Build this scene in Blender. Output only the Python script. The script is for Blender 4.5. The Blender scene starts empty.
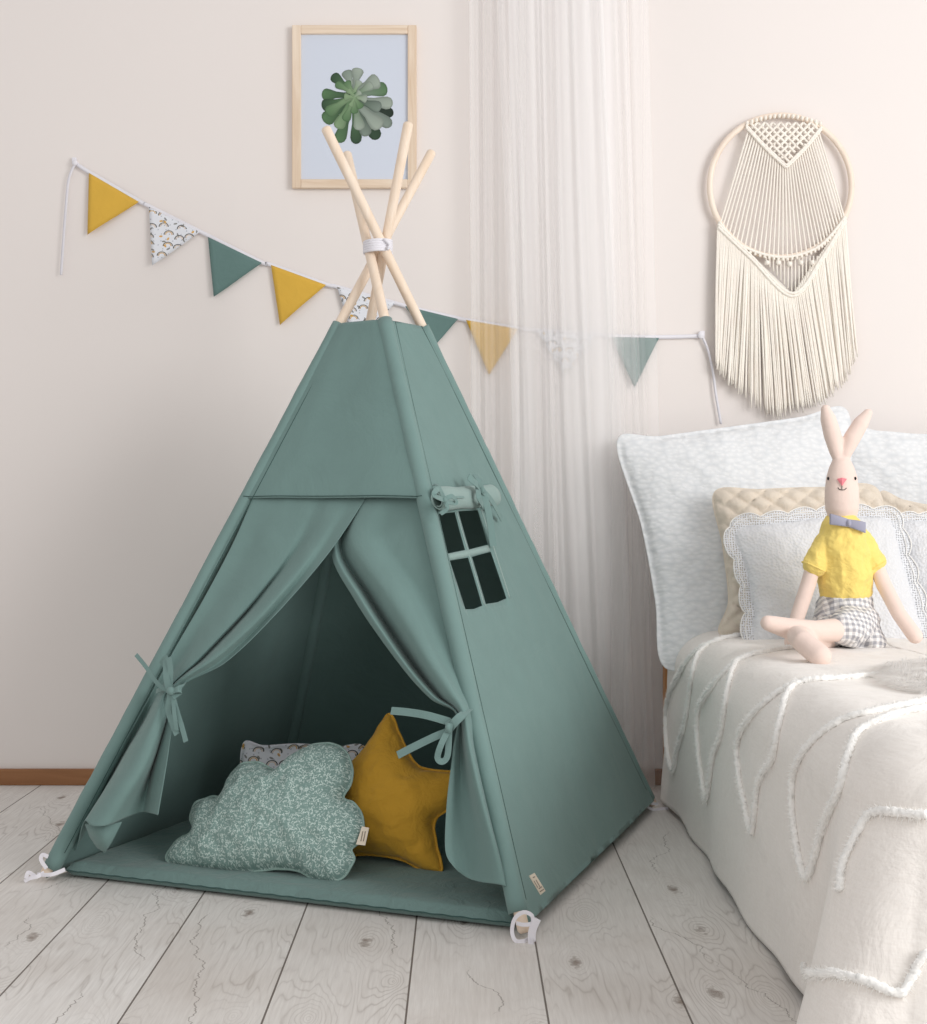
import bpy, bmesh, math, random
import numpy as np
from mathutils import Vector, Matrix, noise
from mathutils.geometry import delaunay_2d_cdt
from mathutils.bvhtree import BVHTree
random.seed(7)
C = bpy.context.scene.collection
PI = math.pi
F, CX, CY, H = 1319.0, 462.0, 502.0, 0.9
WALL = 4.2
CAM = Vector((0, 0, H))

def at(px, py, Y):
    return Vector(((px-CX)*Y/F, Y, H-(py-CY)*Y/F))
def ray(px, py):
    return Vector(((px-CX)/F, 1.0, -(py-CY)/F))
def hit_plane(px, py, p0, n):
    d = ray(px, py)
    return CAM + d*((p0-CAM).dot(n)/d.dot(n))
def floor_pt(px, py, z=0.0):
    Y = F*(H-z)/(py-CY)
    return at(px, py, Y)

# ------------------------------------------------------------------ materials
def srgb(r, g, b):
    f = lambda c: (c/255/12.92) if c/255 <= .04045 else ((c/255+.055)/1.055)**2.4
    return (f(r), f(g), f(b), 1)

class NT:
    def __init__(s, name):
        s.m = bpy.data.materials.new(name); s.m.use_nodes = True
        s.t = s.m.node_tree; s.N = s.t.nodes; s.L = s.t.links
        s.b = s.N['Principled BSDF']; s.out = s.N['Material Output']
    def n(s, typ, **kw):
        o = s.N.new(typ)
        for k, v in kw.items():
            if k.startswith('i_'):
                s.setin(o, k[2:], v)
            else: setattr(o, k, v)
        return o
    def setin(s, o, key, v):
        key = int(key) if key.isdigit() else key.replace('_', ' ')
        sock = o.inputs[key]
        if isinstance(v, bpy.types.NodeSocket): s.L.new(v, sock)
        else: sock.default_value = v
    def math(s, op, a, b=0.0, c=None, clamp=False):
        o = s.N.new('ShaderNodeMath'); o.operation = op; o.use_clamp = clamp
        for i, v in enumerate((a, b, c)):
            if v is None: continue
            if isinstance(v, bpy.types.NodeSocket): s.L.new(v, o.inputs[i])
            else: o.inputs[i].default_value = v
        return o.outputs[0]
    def vmath(s, op, a, b=None, scale=None):
        o = s.N.new('ShaderNodeVectorMath'); o.operation = op
        for i, v in enumerate((a, b)):
            if v is None: continue
            if isinstance(v, bpy.types.NodeSocket): s.L.new(v, o.inputs[i])
            else: o.inputs[i].default_value = v
        if scale is not None: o.inputs['Scale'].default_value = scale
        return o
    def mix(s, fac, a, b, typ='MIX'):
        o = s.N.new('ShaderNodeMix'); o.data_type = 'RGBA'; o.blend_type = typ
        for k, v in ((0, fac), (6, a), (7, b)):
            if isinstance(v, bpy.types.NodeSocket): s.L.new(v, o.inputs[k])
            else: o.inputs[k].default_value = v
        return o.outputs[2]
    def ramp(s, fac, stops):
        o = s.N.new('ShaderNodeValToRGB'); s.L.new(fac, o.inputs[0])
        e = o.color_ramp.elements
        while len(e) < len(stops): e.new(.5)
        for el, (p, c) in zip(e, stops):
            el.position = p; el.color = c if len(c) == 4 else (*c, 1)
        return o.outputs[0]
    def coord(s, kind='Object', scale=(1, 1, 1), rot=(0, 0, 0)):
        t = s.N.new('ShaderNodeTexCoord'); m = s.N.new('ShaderNodeMapping')
        m.inputs['Scale'].default_value = scale; m.inputs['Rotation'].default_value = rot
        s.L.new(t.outputs[kind], m.inputs[0]); return m.outputs[0]
    def noise(s, vec, scale, detail=4, rough=.5, dist=0, out='Fac'):
        o = s.n('ShaderNodeTexNoise', i_Vector=vec, i_Scale=scale, i_Detail=float(detail), i_Roughness=rough, i_Distortion=float(dist))
        return o.outputs[out]
    def bump(s, h, strength=.3, dist=.01, normal=None):
        o = s.n('ShaderNodeBump', i_Height=h, i_Strength=strength, i_Distance=dist)
        if normal: s.L.new(normal, o.inputs['Normal'])
        s.L.new(o.outputs[0], s.b.inputs['Normal']); return o.outputs[0]
    def base(s, c, rough=.8, spec=.3, sheen=0):
        s.setin(s.b, 'Base Color', c); s.b.inputs['Roughness'].default_value = rough
        s.b.inputs['Specular IOR Level'].default_value = spec
        s.b.inputs['Sheen Weight'].default_value = sheen
        return s.m

W1 = (0, 0, 0, 1); W0 = (1, 1, 1, 1)
def mat_fabric(name, col, wr=.25, weave=900, var=.06, sheen=.15, wscale=9, kind='Object', rough=.85):
    t = NT(name); v = t.coord(kind)
    big = t.noise(v, wscale, 5, .55, .6)
    fine = t.noise(v, weave, 2, .5)
    c1 = tuple(max(0, x*(1-var)) for x in col[:3])+(1,); c2 = tuple(min(1, x*(1+var)) for x in col[:3])+(1,)
    c = t.mix(t.noise(v, 14, 3), c1, c2)
    t.base(c, rough, .2, sheen)
    b1 = t.bump(big, wr, .03)
    o = t.n('ShaderNodeBump', i_Height=fine, i_Strength=.25, i_Distance=.0006)
    t.L.new(b1, o.inputs['Normal']); t.L.new(o.outputs[0], t.b.inputs['Normal'])
    return t.m

TEAL = srgb(114, 141, 137)
M = {}
M['teal'] = mat_fabric('teal canvas fabric', TEAL, .22, wscale=6)
M['tealband'] = mat_fabric('teal sleeve fabric', srgb(118, 145, 141), .12, wscale=12)
M['tealmat'] = mat_fabric('teal quilted mat fabric', srgb(112, 138, 134), .45, wscale=16)
M['stitch'] = mat_fabric('dark stitching thread', srgb(56, 84, 80), 0)
M['yellow'] = mat_fabric('mustard cotton', srgb(206, 158, 54), .35, wscale=22)
M['flagyellow'] = mat_fabric('yellow flag cotton', srgb(222, 178, 74), .12, wscale=30)
M['flagteal'] = mat_fabric('green flag cotton', srgb(104, 132, 128), .12, wscale=30)
M['shirt'] = mat_fabric('yellow jersey', srgb(250, 222, 128), .35, wscale=30)
M['white'] = mat_fabric('white cotton tape', srgb(236, 234, 240), .1)
M['bow'] = mat_fabric('grey lilac ribbon', srgb(168, 168, 186), .2)
M['skin'] = mat_fabric('pale pink doll cloth', srgb(239, 217, 206), .08, wscale=30)
M['cord'] = mat_fabric('cream cotton cord', srgb(255, 245, 235), .2, 500, wscale=60)
M['tag'] = mat_fabric('woven cream tag', srgb(226, 214, 196), .1)
M['ink'] = mat_fabric('grey print ink', srgb(150, 135, 120), 0)
M['black'] = mat_fabric('black thread', srgb(30, 28, 30), 0)
M['pink'] = mat_fabric('pink felt', srgb(238, 140, 150), 0)
M['fringe'] = mat_fabric('white cotton fringe', srgb(250, 248, 245), .3, 400)
M['coverlet'] = None

def wood(name, c1, c2, axis=2, scale=30, rough=.5, stretch=.06):
    t = NT(name)
    sc = [1, 1, 1]; sc[axis] = stretch
    v = t.coord('Object', sc)
    n = t.noise(v, scale, 6, .6, 1.2)
    c = t.ramp(n, [(.3, c1), (.7, c2)])
    t.base(c, rough, .35); t.bump(n, .08, .004); return t.m
M['pole'] = wood('pale pine dowel', srgb(236, 214, 190), srgb(247, 230, 212))
M['frame'] = wood('light pine frame', srgb(216, 190, 162), srgb(247, 231, 212), 2, 26)
M['frameh'] = wood('light pine frame horizontal', srgb(216, 190, 162), srgb(247, 231, 212), 0, 26)
M['bedwood'] = wood('honey pine bed wood', srgb(170, 112, 66), srgb(200, 142, 90), 2, 14)
M['skirting'] = wood('brown oak skirting', srgb(136, 92, 58), srgb(164, 116, 78), 0, 20)
M['hoop'] = wood('birch hoop', srgb(242, 222, 205), srgb(250, 236, 220), 2, 20)

def mat_wall():
    t = NT('cream plaster wall'); v = t.coord('Object')
    n = t.noise(v, .9, 3, .5)
    c = t.mix(n, srgb(236, 229, 225), srgb(240, 233, 229))
    t.base(c, .9, .15); t.bump(t.noise(v, 160, 3), .06, .002); return t.m
M['wall'] = mat_wall()

def mat_floor():
    t = NT('whitewashed wood laminate'); v = t.coord('Object')
    sep = t.n('ShaderNodeSeparateXYZ', i_0=v)
    X, Y = sep.outputs[0], sep.outputs[1]
    PW = .248
    a = t.math('DIVIDE', t.math('ADD', X, .098+PW*20), PW)
    idx = t.math('FLOOR', a); fr = t.math('FRACT', a)
    # plank id random
    wn = t.n('ShaderNodeTexWhiteNoise', noise_dimensions='1D', i_W=idx)
    rnd = wn.outputs['Value']
    # end joints
    yo = t.math('MULTIPLY', rnd, 1.31)
    b = t.math('DIVIDE', t.math('ADD', t.math('ADD', Y, yo), 3.0), 1.9)
    yfr = t.math('FRACT', b); yidx = t.math('FLOOR', b)
    wn2 = t.n('ShaderNodeTexWhiteNoise', noise_dimensions='2D')
    cmb0 = t.n('ShaderNodeCombineXYZ', i_X=idx, i_Y=4.0); t.L.new(cmb0.outputs[0], wn2.inputs['Vector'])
    r2 = wn2.outputs['Value']
    off = t.math('MULTIPLY', r2, 37.0)
    vec = t.n('ShaderNodeCombineXYZ', i_X=t.math('ADD', X, off), i_Y=Y, i_Z=off).outputs[0]
    # knots : voronoi stretched
    mp = t.n('ShaderNodeMapping', i_Vector=vec, i_Scale=(5.5, 2.4, 1))
    vo = t.n('ShaderNodeTexVoronoi', voronoi_dimensions='2D', i_Vector=mp.outputs[0], i_Scale=1.0, i_Randomness=1.0)
    kd = vo.outputs['Distance']
    infl = t.math('POWER', t.math('SUBTRACT', 1.0, kd, clamp=True), 5)
    # grain
    mg = t.n('ShaderNodeMapping', i_Vector=vec, i_Scale=(1.0, .13, 1))
    gn = t.noise(mg.outputs[0], 9, 3, .5, 0)
    gcoord = t.math('ADD', t.math('MULTIPLY', gn, 16), t.math('MULTIPLY', infl, 8))
    lines = t.math('FRACT', gcoord)
    lines = t.math('ABSOLUTE', t.math('SUBTRACT', lines, .5))
    lines = t.math('POWER', t.math('MULTIPLY', lines, 2), 5)
    mask = t.noise(vec, 3.5, 2)
    mask = t.ramp(mask, [(.42, W1), (.64, W0)])
    mf = t.n('ShaderNodeMapping', i_Vector=vec, i_Scale=(1.0, .05, 1))
    fine = t.noise(mf.outputs[0], 170, 4, .7)
    col = t.mix(fine, srgb(200, 195, 190), srgb(250, 248, 245))
    col = t.mix(t.math('MULTIPLY', r2, .35), col, srgb(196, 188, 180))
    kn = t.math('MULTIPLY', t.math('SUBTRACT', 1.0, t.math('DIVIDE', kd, .55), clamp=True), .55)
    lm = t.math('MULTIPLY', lines, t.math('ADD', t.math('MULTIPLY', mask, .9), kn), clamp=True)
    col = t.mix(t.math('MULTIPLY', lm, .36), col, srgb(128, 114, 104))
    # blotches
    bl = t.ramp(t.noise(vec, 2.2, 4, .6), [(.45, W1), (.75, W0)])
    col = t.mix(t.math('MULTIPLY', bl, .35), col, srgb(178, 164, 152))
    # cracks: one meandering split per plank, broken up along its length
    yv = t.n('ShaderNodeCombineXYZ', i_X=off, i_Y=t.math('MULTIPLY', Y, 1.6)).outputs[0]
    w1 = t.noise(yv, 1.0, 2, .5); 
    yw = t.n('ShaderNodeCombineXYZ', i_X=off, i_Y=Y, i_Z=3.0).outputs[0]
    w2 = t.noise(yw, 22, 3, .6)
    cxp = t.math('ADD', t.math('MULTIPLY', t.math('SUBTRACT', w1, .5), 2.4), t.math('ADD', t.math('MULTIPLY', t.math('SUBTRACT', w2, .5), .22), t.math('ADD', t.math('MULTIPLY', rnd, .4), .3)))
    wid = t.math('ADD', t.math('MULTIPLY', t.noise(yw, 40, 2, .5), .012), .001)
    ck = t.math('SUBTRACT', 1.0, t.math('DIVIDE', t.math('ABSOLUTE', t.math('SUBTRACT', fr, cxp)), wid), clamp=True)
    cm = t.ramp(t.noise(yw, 2.3, 1, .5), [(.50, W1), (.55, W0)])
    crack = t.math('MULTIPLY', ck, cm)
    col = t.mix(t.math('MULTIPLY', crack, .75), col, srgb(96, 82, 72))
    # knots dark cores (only some cells)
    kr = t.n('ShaderNodeSeparateXYZ', i_0=vo.outputs['Color']).outputs[0]
    ksel = t.math('GREATER_THAN', kr, .45)
    wob = t.noise(vec, 60, 3)
    kd2 = t.math('ADD', kd, t.math('MULTIPLY', t.math('SUBTRACT', wob, .5), .22))
    kc = t.math('POWER', t.math('SUBTRACT', 1.0, t.math('DIVIDE', kd2, .07), clamp=True), .6)
    col = t.mix(t.math('MULTIPLY', t.math('MULTIPLY', kc, ksel), .75), col, srgb(112, 92, 78))
    # joints
    e = t.math('MINIMUM', fr, t.math('SUBTRACT', 1.0, fr))
    j1 = t.math('LESS_THAN', e, .0075)
    e2 = t.math('MINIMUM', yfr, t.math('SUBTRACT', 1.0, yfr))
    j2 = t.math('LESS_THAN', e2, .0009)
    j = j1
    col = t.mix(t.math('MULTIPLY', j, .85), col, srgb(78, 64, 54))
    t.base(col, .55, .35)
    hgt = t.math('SUBTRACT', t.math('MULTIPLY', fine, .3), t.math('ADD', t.math('MULTIPLY', j, 2.0), t.math('MULTIPLY', crack, .6)))
    t.bump(hgt, .25, .002)
    return t.m
M['floor'] = mat_floor()

def mat_linen():
    t = NT('natural white linen'); v = t.coord('Object')
    n = t.noise(v, 7, 5, .6, .5)
    wv = t.noise(t.coord('Object', (1, 1, .12)), 340, 2)
    wh = t.noise(t.coord('Object', (.1, .1, 1)), 340, 2)
    f = t.math('MULTIPLY', t.math('ADD', wv, wh), .5)
    col = t.mix(f, srgb(229, 222, 215), srgb(250, 246, 241))
    t.base(col, .95, .1, .3)
    b1 = t.bump(n, .35, .03)
    o = t.n('ShaderNodeBump', i_Height=f, i_Strength=.4, i_Distance=.001)
    t.L.new(b1, o.inputs['Normal']); t.L.new(o.outputs[0], t.b.inputs['Normal'])
    return t.m
M['coverlet'] = mat_linen()

def mat_quilt():
    t = NT('white crinkled quilt cotton'); v = t.coord('UV')
    d = t.noise(v, 40, 2, .5, 0, 'Color')
    vv = t.vmath('ADD', v, t.vmath('SCALE', d, scale=.012).outputs[0]).outputs[0]
    mp = t.n('ShaderNodeMapping', i_Vector=vv, i_Scale=(46, 80, 1))
    vo = t.n('ShaderNodeTexVoronoi', voronoi_dimensions='2D', feature='SMOOTH_F1', i_Vector=mp.outputs[0], i_Scale=1.0)
    vo.inputs['Smoothness'].default_value = .6
    h = t.math('SUBTRACT', 1.0, vo.outputs['Distance'])
    t.base(t.mix(h, srgb(220, 223, 226), srgb(239, 240, 241)), .9, .1, .2)
    t.bump(h, .42, .006); return t.m
M['quilt'] = mat_quilt()
def mat_crochet():
    t = NT('white textured cushion cotton'); v = t.coord('UV')
    vo = t.n('ShaderNodeTexVoronoi', voronoi_dimensions='2D', i_Vector=v, i_Scale=120.0)
    h = t.math('SUBTRACT', 1.0, vo.outputs['Distance'])
    t.base(srgb(226, 227, 230), .9, .1, .2); t.bump(h, .7, .003); return t.m
M['crochet'] = mat_crochet()
def mat_lace():
    t = NT('white crochet lace'); v = t.coord('UV')
    vo = t.n('ShaderNodeTexVoronoi', voronoi_dimensions='2D', i_Vector=v, i_Scale=150.0, i_Randomness=.35)
    hole = t.math('LESS_THAN', vo.outputs['Distance'], .33)
    t.base(srgb(230, 232, 236), .9, .1, .2)
    t.setin(t.b, 'Alpha', t.math('SUBTRACT', 1.0, t.math('MULTIPLY', hole, .85)))
    t.bump(vo.outputs['Distance'], .5, .003); return t.m
M['lace'] = mat_lace()
M['braid'] = mat_fabric('beige woven cotton', srgb(226, 214, 198), .2, 500, wscale=40)

def leaf_layer(t, v, scale, a, b, seedoff, arot=None):
    mp = t.n('ShaderNodeMapping', i_Vector=v, i_Scale=(scale, scale, 1), i_Location=(seedoff, seedoff*1.7, 0))
    vo = t.n('ShaderNodeTexVoronoi', voronoi_dimensions='2D', i_Vector=mp.outputs[0], i_Scale=1.0, i_Randomness=.9)
    d = t.vmath('SUBTRACT', mp.outputs[0], vo.outputs['Position']).outputs[0]
    ang = t.math('MULTIPLY', t.n('ShaderNodeSeparateXYZ', i_0=vo.outputs['Color']).outputs[0], 6.283)
    r = t.n('ShaderNodeVectorRotate', rotation_type='Z_AXIS', i_Vector=d, i_Angle=ang).outputs[0]
    s = t.n('ShaderNodeSeparateXYZ', i_0=r)
    e = t.math('ADD', t.math('POWER', t.math('DIVIDE', t.math('ABSOLUTE', s.outputs[0]), a), 2), t.math('POWER', t.math('DIVIDE', t.math('ABSOLUTE', s.outputs[1]), b), 2))
    # v shaped sprig: second rotated leaf pair
    return t.math('LESS_THAN', e, 1.0)
def mat_cloud():
    t = NT('sage cotton with white sprigs'); v = t.coord('UV')
    m1 = leaf_layer(t, v, 135, .42, .15, 0)
    m2 = leaf_layer(t, v, 150, .40, .14, 3.3)
    m3 = leaf_layer(t, v, 120, .5, .07, 7.1)
    m = t.math('MAXIMUM', t.math('MAXIMUM', m1, m2), m3)
    m = t.math('MULTIPLY', m, t.ramp(t.noise(v, 95, 2), [(.42, (.12,.12,.12)), (.52, W0)]))
    col = t.mix(t.math('MULTIPLY', m, .8), srgb(124, 151, 145), srgb(208, 224, 218))
    t.base(col, .85, .2, .1)
    t.bump(t.noise(v, 22, 4, .5, .5), .35, .02); return t.m
M['cloud'] = mat_cloud()
M['cloudplain'] = mat_fabric('sage cotton seam', srgb(146, 172, 164), .2)
def mat_rainbow():
    t = NT('white cotton printed with small rainbows'); v = t.coord('UV')
    mp = t.n('ShaderNodeMapping', i_Vector=v, i_Scale=(24, 30, 1))
    vo = t.n('ShaderNodeTexVoronoi', voronoi_dimensions='2D', i_Vector=mp.outputs[0], i_Scale=1.0, i_Randomness=.55)
    d = t.vmath('SUBTRACT', mp.outputs[0], vo.outputs['Position']).outputs[0]
    s = t.n('ShaderNodeSeparateXYZ', i_0=d)
    dist = vo.outputs['Distance']
    up = t.math('GREATER_THAN', s.outputs[1], -.04)
    def ring(a, b):
        return t.math('MULTIPLY', t.math('MULTIPLY', t.math('GREATER_THAN', dist, a), t.math('LESS_THAN', dist, b)), up)
    rv = t.n('ShaderNodeSeparateXYZ', i_0=vo.outputs['Color']).outputs[1]
    inner = t.mix(t.math('GREATER_THAN', rv, .5), srgb(226, 206, 186), srgb(214, 170, 96))
    outer = t.mix(rv, srgb(70, 70, 72), srgb(120, 112, 96))
    col = t.mix(ring(.30, .38), srgb(232, 234, 240), outer)
    col = t.mix(ring(.20, .27), col, inner)
    # small clouds and dashes
    col = t.mix(t.math('MULTIPLY', leaf_layer(t, v, 27, .17, .07, 5.0), .8), col, srgb(108, 106, 98))
    col = t.mix(t.math('MULTIPLY', leaf_layer(t, v, 19, .10, .06, 9.0), .9), col, srgb(216, 166, 70))
    col = t.mix(t.math('MULTIPLY', leaf_layer(t, v, 55, .13, .1, 2.0), .5), col, srgb(130, 136, 150))
    t.base(col, .85, .2); return t.m
M['rainbow'] = mat_rainbow()

def mat_plaid():
    t = NT('grey and white gingham'); v = t.coord('Object')
    s = t.n('ShaderNodeSeparateXYZ', i_0=v)
    def st(x, off=0):
        return t.math('GREATER_THAN', t.math('FRACT', t.math('ADD', t.math('MULTIPLY', x, 62), off)), .5)
    a = st(t.math('ADD', s.outputs[0], t.math('MULTIPLY', s.outputs[1], .25)), 9); b = st(t.math('ADD', s.outputs[2], t.math('MULTIPLY', s.outputs[1], .5)), 8)
    f = t.math('MULTIPLY', t.math('ADD', a, b), .5)
    c = t.mix(f, srgb(244, 242, 240), srgb(168, 168, 174))
    t.base(c, .9, .1); t.bump(t.noise(v, 40, 4), .5, .01); return t.m
M['plaid'] = mat_plaid()

def mat_curtain():
    t = NT('sheer white tulle'); v = t.coord('Object', (1, 1, .015))
    n = t.noise(v, 20, 0, .5)
    lw = t.n('ShaderNodeLayerWeight', i_Blend=.35)
    fac = t.math('ADD', t.math('MULTIPLY', lw.outputs['Facing'], .12), t.math('MULTIPLY', t.math('SUBTRACT', n, .45), .5))
    fac = t.math('ADD', fac, .27, clamp=True)
    fac = t.math('MINIMUM', fac, .6)
    tr = t.n('ShaderNodeBsdfTransparent'); df = t.n('ShaderNodeBsdfDiffuse', i_Color=(1.0, .99, .99, 1)); tl = t.n('ShaderNodeBsdfTranslucent', i_Color=(1.0, .99, .99, 1))
    m1 = t.n('ShaderNodeMixShader', i_0=.3); t.L.new(df.outputs[0], m1.inputs[1]); t.L.new(tl.outputs[0], m1.inputs[2])
    m2 = t.n('ShaderNodeMixShader', i_0=fac); t.L.new(tr.outputs[0], m2.inputs[1]); t.L.new(m1.outputs[0], m2.inputs[2])
    t.L.new(m2.outputs[0], t.out.inputs[0]); return t.m
M['curtain'] = mat_curtain()

def mat_vcol(name, rough=.6):
    t = NT(name)
    a = t.n('ShaderNodeVertexColor', layer_name='Col')
    t.base(a.outputs[0], rough, .3); return t.m
M['print'] = mat_vcol('botanical print on paper')
def mat_fur():
    t = NT('white fur with grey tips')
    a = t.n('ShaderNodeVertexColor', layer_name='Col')
    df = t.n('ShaderNodeBsdfDiffuse'); tl = t.n('ShaderNodeBsdfTranslucent'); mx = t.n('ShaderNodeMixShader', i_0=.5)
    t.L.new(a.outputs[0], df.inputs[0]); t.L.new(a.outputs[0], tl.inputs[0]); t.L.new(df.outputs[0], mx.inputs[1]); t.L.new(tl.outputs[0], mx.inputs[2])
    t.L.new(mx.outputs[0], t.out.inputs[0]); return t.m
M['furcol'] = mat_fur()

# ------------------------------------------------------------------ object helpers
def tag(o, label=None, cat=None, group=None, kind=None):
    if label: o['label'] = label
    if cat: o['category'] = cat
    if group: o['group'] = group
    if kind: o['kind'] = kind
    return o
def empty(name, loc, label=None, cat=None, group=None):
    o = bpy.data.objects.new(name, None); C.objects.link(o); o.location = loc
    o.empty_display_size = .05
    return tag(o, label, cat, group)
def root_loc(p):
    v = Vector((0, 0, 0))
    while p is not None:
        v += Vector(p.location); p = p.parent
    return v
def mk(name, V, Fc, m, parent=None, smooth=True, uv=None, origin=None, cols=None, mats=None, fmat=None):
    """verts in world coordinates"""
    if parent is not None: o0 = root_loc(parent)
    else: o0 = Vector(origin) if origin is not None else Vector((0, 0, 0))
    me = bpy.data.meshes.new(name)
    me.from_pydata([tuple(Vector(v)-o0) for v in V], [], [tuple(f) for f in Fc])
    me.update()
    for mm in (mats or [m]): me.materials.append(mm)
    if fmat is not None:
        for p, k in zip(me.polygons, fmat): p.material_index = k
    if uv is not None:
        l = me.uv_layers.new(name='UVMap')
        for lp in me.loops: l.data[lp.index].uv = uv[lp.vertex_index]
    if cols is not None:
        ca = me.color_attributes.new('Col', 'FLOAT_COLOR', 'POINT')
        for i, c in enumerate(cols): ca.data[i].color = c
    if smooth:
        for p in me.polygons: p.use_smooth = True
    o = bpy.data.objects.new(name, me); C.objects.link(o)
    if parent is not None: o.parent = parent
    else: o.location = o0
    return o
def mod(o, typ, **kw):
    m = o.modifiers.new(typ.lower(), typ)
    for k, v in kw.items(): setattr(m, k, v)
    return m

class MB:
    def __init__(s): s.v = []; s.f = []; s.c = []; s.uv = []; s.fm = []
    def add(s, V, Fc, col=None, fm=0):
        b = len(s.v); s.v += [Vector(x) for x in V]; s.f += [tuple(i+b for i in f) for f in Fc]
        s.c += [col or (1, 1, 1, 1)]*len(V); s.fm += [fm]*len(Fc)
    def box(s, lo, hi, fm=0):
        x0, y0, z0 = lo; x1, y1, z1 = hi
        s.add([(x0,y0,z0),(x1,y0,z0),(x1,y1,z0),(x0,y1,z0),(x0,y0,z1),(x1,y0,z1),(x1,y1,z1),(x0,y1,z1)],
              [(0,3,2,1),(4,5,6,7),(0,1,5,4),(1,2,6,5),(2,3,7,6),(3,0,4,7)], fm=fm)
    def tube(s, pts, r, n=10, caps=True, jit=0, flat=None, fm=0, col=None):
        pts = [Vector(p) for p in pts]; N = len(pts)
        rr = r if isinstance(r, (list, tuple)) else [r]*N
        T = []
        for i in range(N):
            a = pts[max(i-1, 0)]; b = pts[min(i+1, N-1)]; d = (b-a)
            T.append(d.normalized() if d.length > 1e-9 else Vector((0, 0, 1)))
        up = Vector((0, 0, 1)) if abs(T[0].z) < .9 else Vector((1, 0, 0))
        nrm = (up - T[0]*up.dot(T[0])).normalized()
        V = []; Fc = []
        for i in range(N):
            nrm = (nrm - T[i]*nrm.dot(T[i])).normalized(); bn = T[i].cross(nrm)
            for k in range(n):
                a = 2*PI*k/n; q = rr[i]*(1+(random.random()-.5)*jit if jit else 1)
                V.append(pts[i]+nrm*math.cos(a)*q+bn*math.sin(a)*q)
        for i in range(N-1):
            for k in range(n):
                k2 = (k+1) % n
                Fc.append((i*n+k, i*n+k2, (i+1)*n+k2, (i+1)*n+k))
        if caps:
            Fc.append(tuple(range(n-1, -1, -1))); Fc.append(tuple((N-1)*n+k for k in range(n)))
        s.add(V, Fc, col, fm)
    def ribbon(s, pts, w, wdir, th=.0015, fm=0):
        pts = [Vector(p) for p in pts]; wdir = wdir if isinstance(wdir, list) else [Vector(wdir)]*len(pts)
        V = []; Fc = []; N = len(pts)
        ww = w if isinstance(w, list) else [w]*N
        for i in range(N):
            t = (pts[min(i+1, N-1)]-pts[max(i-1, 0)]).normalized()
            a = wdir[i]; a = (a-t*a.dot(t)).normalized(); nn = t.cross(a)*th/2
            V += [pts[i]-a*ww[i]/2-nn, pts[i]+a*ww[i]/2-nn, pts[i]+a*ww[i]/2+nn, pts[i]-a*ww[i]/2+nn]
        for i in range(N-1):
            for k in range(4):
                Fc.append((i*4+k, i*4+(k+1)%4, (i+1)*4+(k+1)%4, (i+1)*4+k))
        Fc += [(3, 2, 1, 0), tuple((N-1)*4+k for k in range(4))]
        s.add(V, Fc, fm=fm)
    def ellipsoid(s, c, r, rot=None, nu=20, nv=12):
        V = []; Fc = []; c = Vector(c); rot = rot or Matrix.Identity(3)
        for j in range(nv+1):
            th = PI*j/nv
            for i in range(nu):
                ph = 2*PI*i/nu
                V.append(c+rot@Vector((r[0]*math.sin(th)*math.cos(ph), r[1]*math.sin(th)*math.sin(ph), r[2]*math.cos(th))))
        for j in range(nv):
            for i in range(nu):
                Fc.append((j*nu+i, (j+1)*nu+i, (j+1)*nu+(i+1)%nu, j*nu+(i+1)%nu))
        s.add(V, Fc)
    def limb(s, pts, rr, n=16):
        """round-ended tapered tube"""
        pts = [Vector(p) for p in pts]
        d0 = (pts[0]-pts[1]).normalized(); d1 = (pts[-1]-pts[-2]).normalized()
        P = []; R = []
        for a in (85, 60, 35, 12):
            P.append(pts[0]+d0*rr[0]*math.sin(math.radians(a))); R.append(rr[0]*math.cos(math.radians(a)))
        P += pts; R += list(rr)
        for a in (12, 35, 60, 85):
            P.append(pts[-1]+d1*rr[-1]*math.sin(math.radians(a))); R.append(rr[-1]*math.cos(math.radians(a)))
        s.tube(P, R, n)
    def build(s, name, m, parent=None, smooth=True, cols=False, origin=None, mats=None):
        return mk(name, s.v, s.f, m, parent, smooth, cols=s.c if cols else None, origin=origin, mats=mats, fmat=s.fm if mats else None)

def catmull(P, n, closed=False):
    P = [Vector(p) for p in P]; N = len(P); out = []
    segs = N if closed else N-1
    per = max(1, n//segs)
    for i in range(segs):
        if closed: p0, p1, p2, p3 = P[i-1], P[i], P[(i+1)%N], P[(i+2)%N]
        else: p0, p1, p2, p3 = P[max(i-1,0)], P[i], P[i+1], P[min(i+2,N-1)]
        for k in range(per):
            t = k/per
            out.append(.5*((2*p1)+(p2-p0)*t+(2*p0-5*p1+4*p2-p3)*t*t+(3*p1-p0-3*p2+p3)*t**3))
    if not closed: out.append(P[-1])
    return out
def interp1(P, t):
    """catmull sample at t in 0..1 along list"""
    N = len(P)-1; x = min(max(t, 0), 1)*N; i = min(int(x), N-1); f = x-i
    p0, p1, p2, p3 = P[max(i-1,0)], P[i], P[i+1], P[min(i+2,N)]
    return .5*((2*p1)+(p2-p0)*f+(2*p0-5*p1+4*p2-p3)*f*f+(3*p1-p0-3*p2+p3)*f**3)
def fbm(x, y, z, s=1.0):
    return noise.noise(Vector((x*s, y*s, z*s)))+.5*noise.noise(Vector((x*s*2.1, y*s*2.1, z*s*2.1+5)))

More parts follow.
